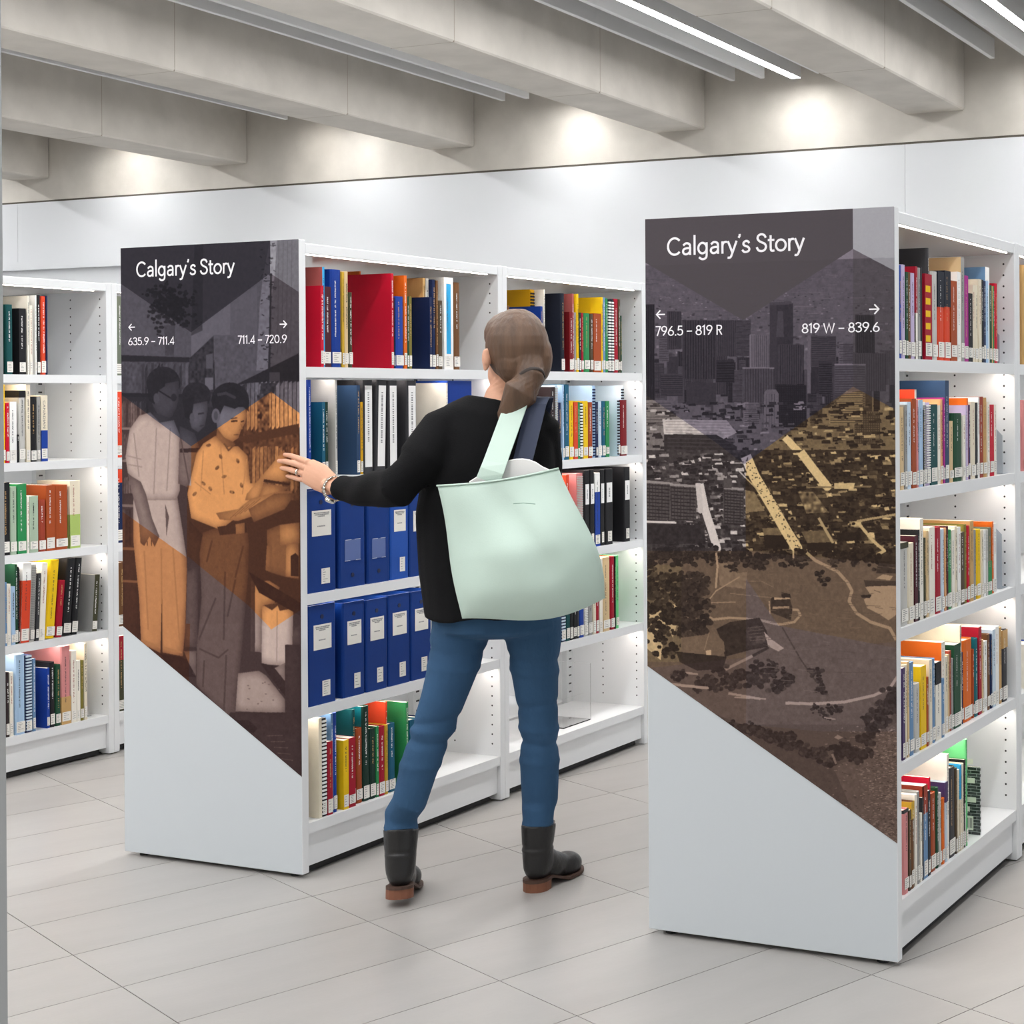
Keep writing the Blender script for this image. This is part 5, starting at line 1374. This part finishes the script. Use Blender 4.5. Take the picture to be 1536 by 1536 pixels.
# ---------------------------------------------------------------- tote bag over her shoulder
tote = empty('tote_bag', ond(790, 930, 4.07)); tag(tote, 'pale mint canvas tote bag hanging from shoulder of the walking person', 'bag'); TB = Vector(tote.location)
def kt(o): o.data.transform(Matrix.Translation(-TB)); o.parent = tote; return o
TLc, TRc, BRc, BLc = np.array([656, 728.]), np.array([838, 702.]), np.array([908, 897.]), np.array([692, 928.])
NS, NT = 28, 22; fr, bk = [], []
for it in range(NT+1):
    for s_ in range(NS+1):
        a, t = s_/NS, it/NT
        p = (TLc*(1-a)+TRc*a)*(1-t)+(BLc*(1-a)+BRc*a)*t
        p = p+np.array([25*a**3*math.sin(math.pi*min(1, t*1.02))*t+2*math.sin(t*7)*(1-a), 5*math.sin(math.pi*a)*(1-t)**4-0*t+19*math.sin(math.pi*a**1.35)*t**5])
        rim = min(1, 4*min(a, 1-a)+.0); pil = math.sin(math.pi*a)**.55; low = 1-max(0, (t-.80)/.20)**2*.8
        wr = .006*math.sin(5*a+9*t)+.004*math.sin(13*a-7*t)+.009*math.exp(-((a-.72-.35*(t-.5))/.08)**2)*math.sin(math.pi*t)
        fold = max(0, t-(1-.40*(a-.42)/.58)) if a > .42 else 0
        df = 4.055+.12*fold-(.030+.055*min(1, t*1.8))*pil*low-wr*pil; fr.append(ond(p[0], p[1], df)); bk.append(ond(p[0], p[1], max(4.075+(.010+.014*t)*pil*low, df+.012)))
n1 = len(fr); I = lambda s_, it: it*(NS+1)+s_
mb = MB(); vs = fr+bk; fs = []
for it in range(NT):
    for s_ in range(NS):
        fs.append((I(s_, it), I(s_, it+1), I(s_+1, it+1), I(s_+1, it))); fs.append((n1+I(s_, it), n1+I(s_+1, it), n1+I(s_+1, it+1), n1+I(s_, it+1)))
    for s_ in (0, NS): fs.append((I(s_, it), n1+I(s_, it), n1+I(s_, it+1), I(s_, it+1)) if s_ == 0 else (I(s_, it), I(s_, it+1), n1+I(s_, it+1), n1+I(s_, it)))
for s_ in range(NS): fs.append((I(s_, NT), n1+I(s_, NT), n1+I(s_+1, NT), I(s_+1, NT)))
mb.add(vs, fs); bagm = mb.obj('bag_body', [M_MINT, M_NAVY], smooth=True, fix=True)
sd = bagm.modifiers.new('t', 'SOLIDIFY'); sd.thickness = .003; sd.offset = -1; sd.material_offset = 1; kt(bagm)
hem = MB(); hem.tube([fr[I(s_, 0)]-FW*.002-UP*.001 for s_ in range(NS+1)], .0028, 6); kt(hem.obj('hem', M_MINT, smooth=True))
st_ = MB(); st_.tube([ond(770, 755.5, 3.947), ond(785, 754.5, 3.946), ond(803, 756, 3.948)], .0012, 6); kt(st_.obj('stitching', mat('stitch', '#8fae9f', .8)))
def ribbon(name, pts, wd, m, par):
    L_, n = [], len(pts)
    for k, (p, w_) in enumerate(pts):
        t = pts[min(k+1, n-1)][0]-pts[max(k-1, 0)][0]; t = t/np.linalg.norm(t); sdv = RT-t*np.dot(RT, t); sdv /= np.linalg.norm(sdv); nn = np.cross(t, sdv)
        L_.append([p-sdv*w_/2-nn*.0015, p+sdv*w_/2-nn*.0015, p+sdv*w_/2+nn*.0015, p-sdv*w_/2+nn*.0015])
    q = MB(); q.loft(L_); return q.obj(name, m, smooth=False, fix=True)
def strap(bx, by, Db, tx, ty, Dt, w0, w1, m, fx):
    a, b = ond(bx, by, Db), ond(tx, ty, Dt); P = [(ond(bx-6, by+16, Db+.0), w0)]
    for k in range(9): t = k/8; P.append((a+(b-a)*t-FW*.02*math.sin(math.pi*t)*0, w0+(w1-w0)*t))
    P += [(b+FW*.03+UP*.016, w1), (b+FW*.075+UP*.018, w1), (b+FW*.115-UP*.005+RT*fx, w1), (b+FW*.13-UP*.05+RT*fx*2, w1*.9), (b+FW*.125-UP*.12+RT*fx*3, w1*.8)]
    return ribbon('strap', P, 0, m, tote)
kt(strap(738, 706, 4.036, 774, 607, 4.135, .062, .060, M_MINT, -.008)); kt(strap(781, 704, 4.085, 805, 606, 4.155, .050, .052, M_NAVY, -.014))
pp = MB(); R_ = []
for k in range(13):
    a = k/12; x = 704+a*120; y = 722-a*18-34*math.sin(math.pi*min(1, a*1.05))**.8*(.35+.65*a)-0
    R_.append([ond(x, y, 4.068), ond(x, y+1.5, 4.062), ond(x+3, y+75, 4.06), ond(x+3, y+75, 4.066)])
pp.loft(R_); o = pp.obj('folded_paper', mat('white_paper', '#f1f0ee', .7), smooth=False, fix=True); tag(o, 'white folded paper sticking out of the mint tote bag', 'paper')
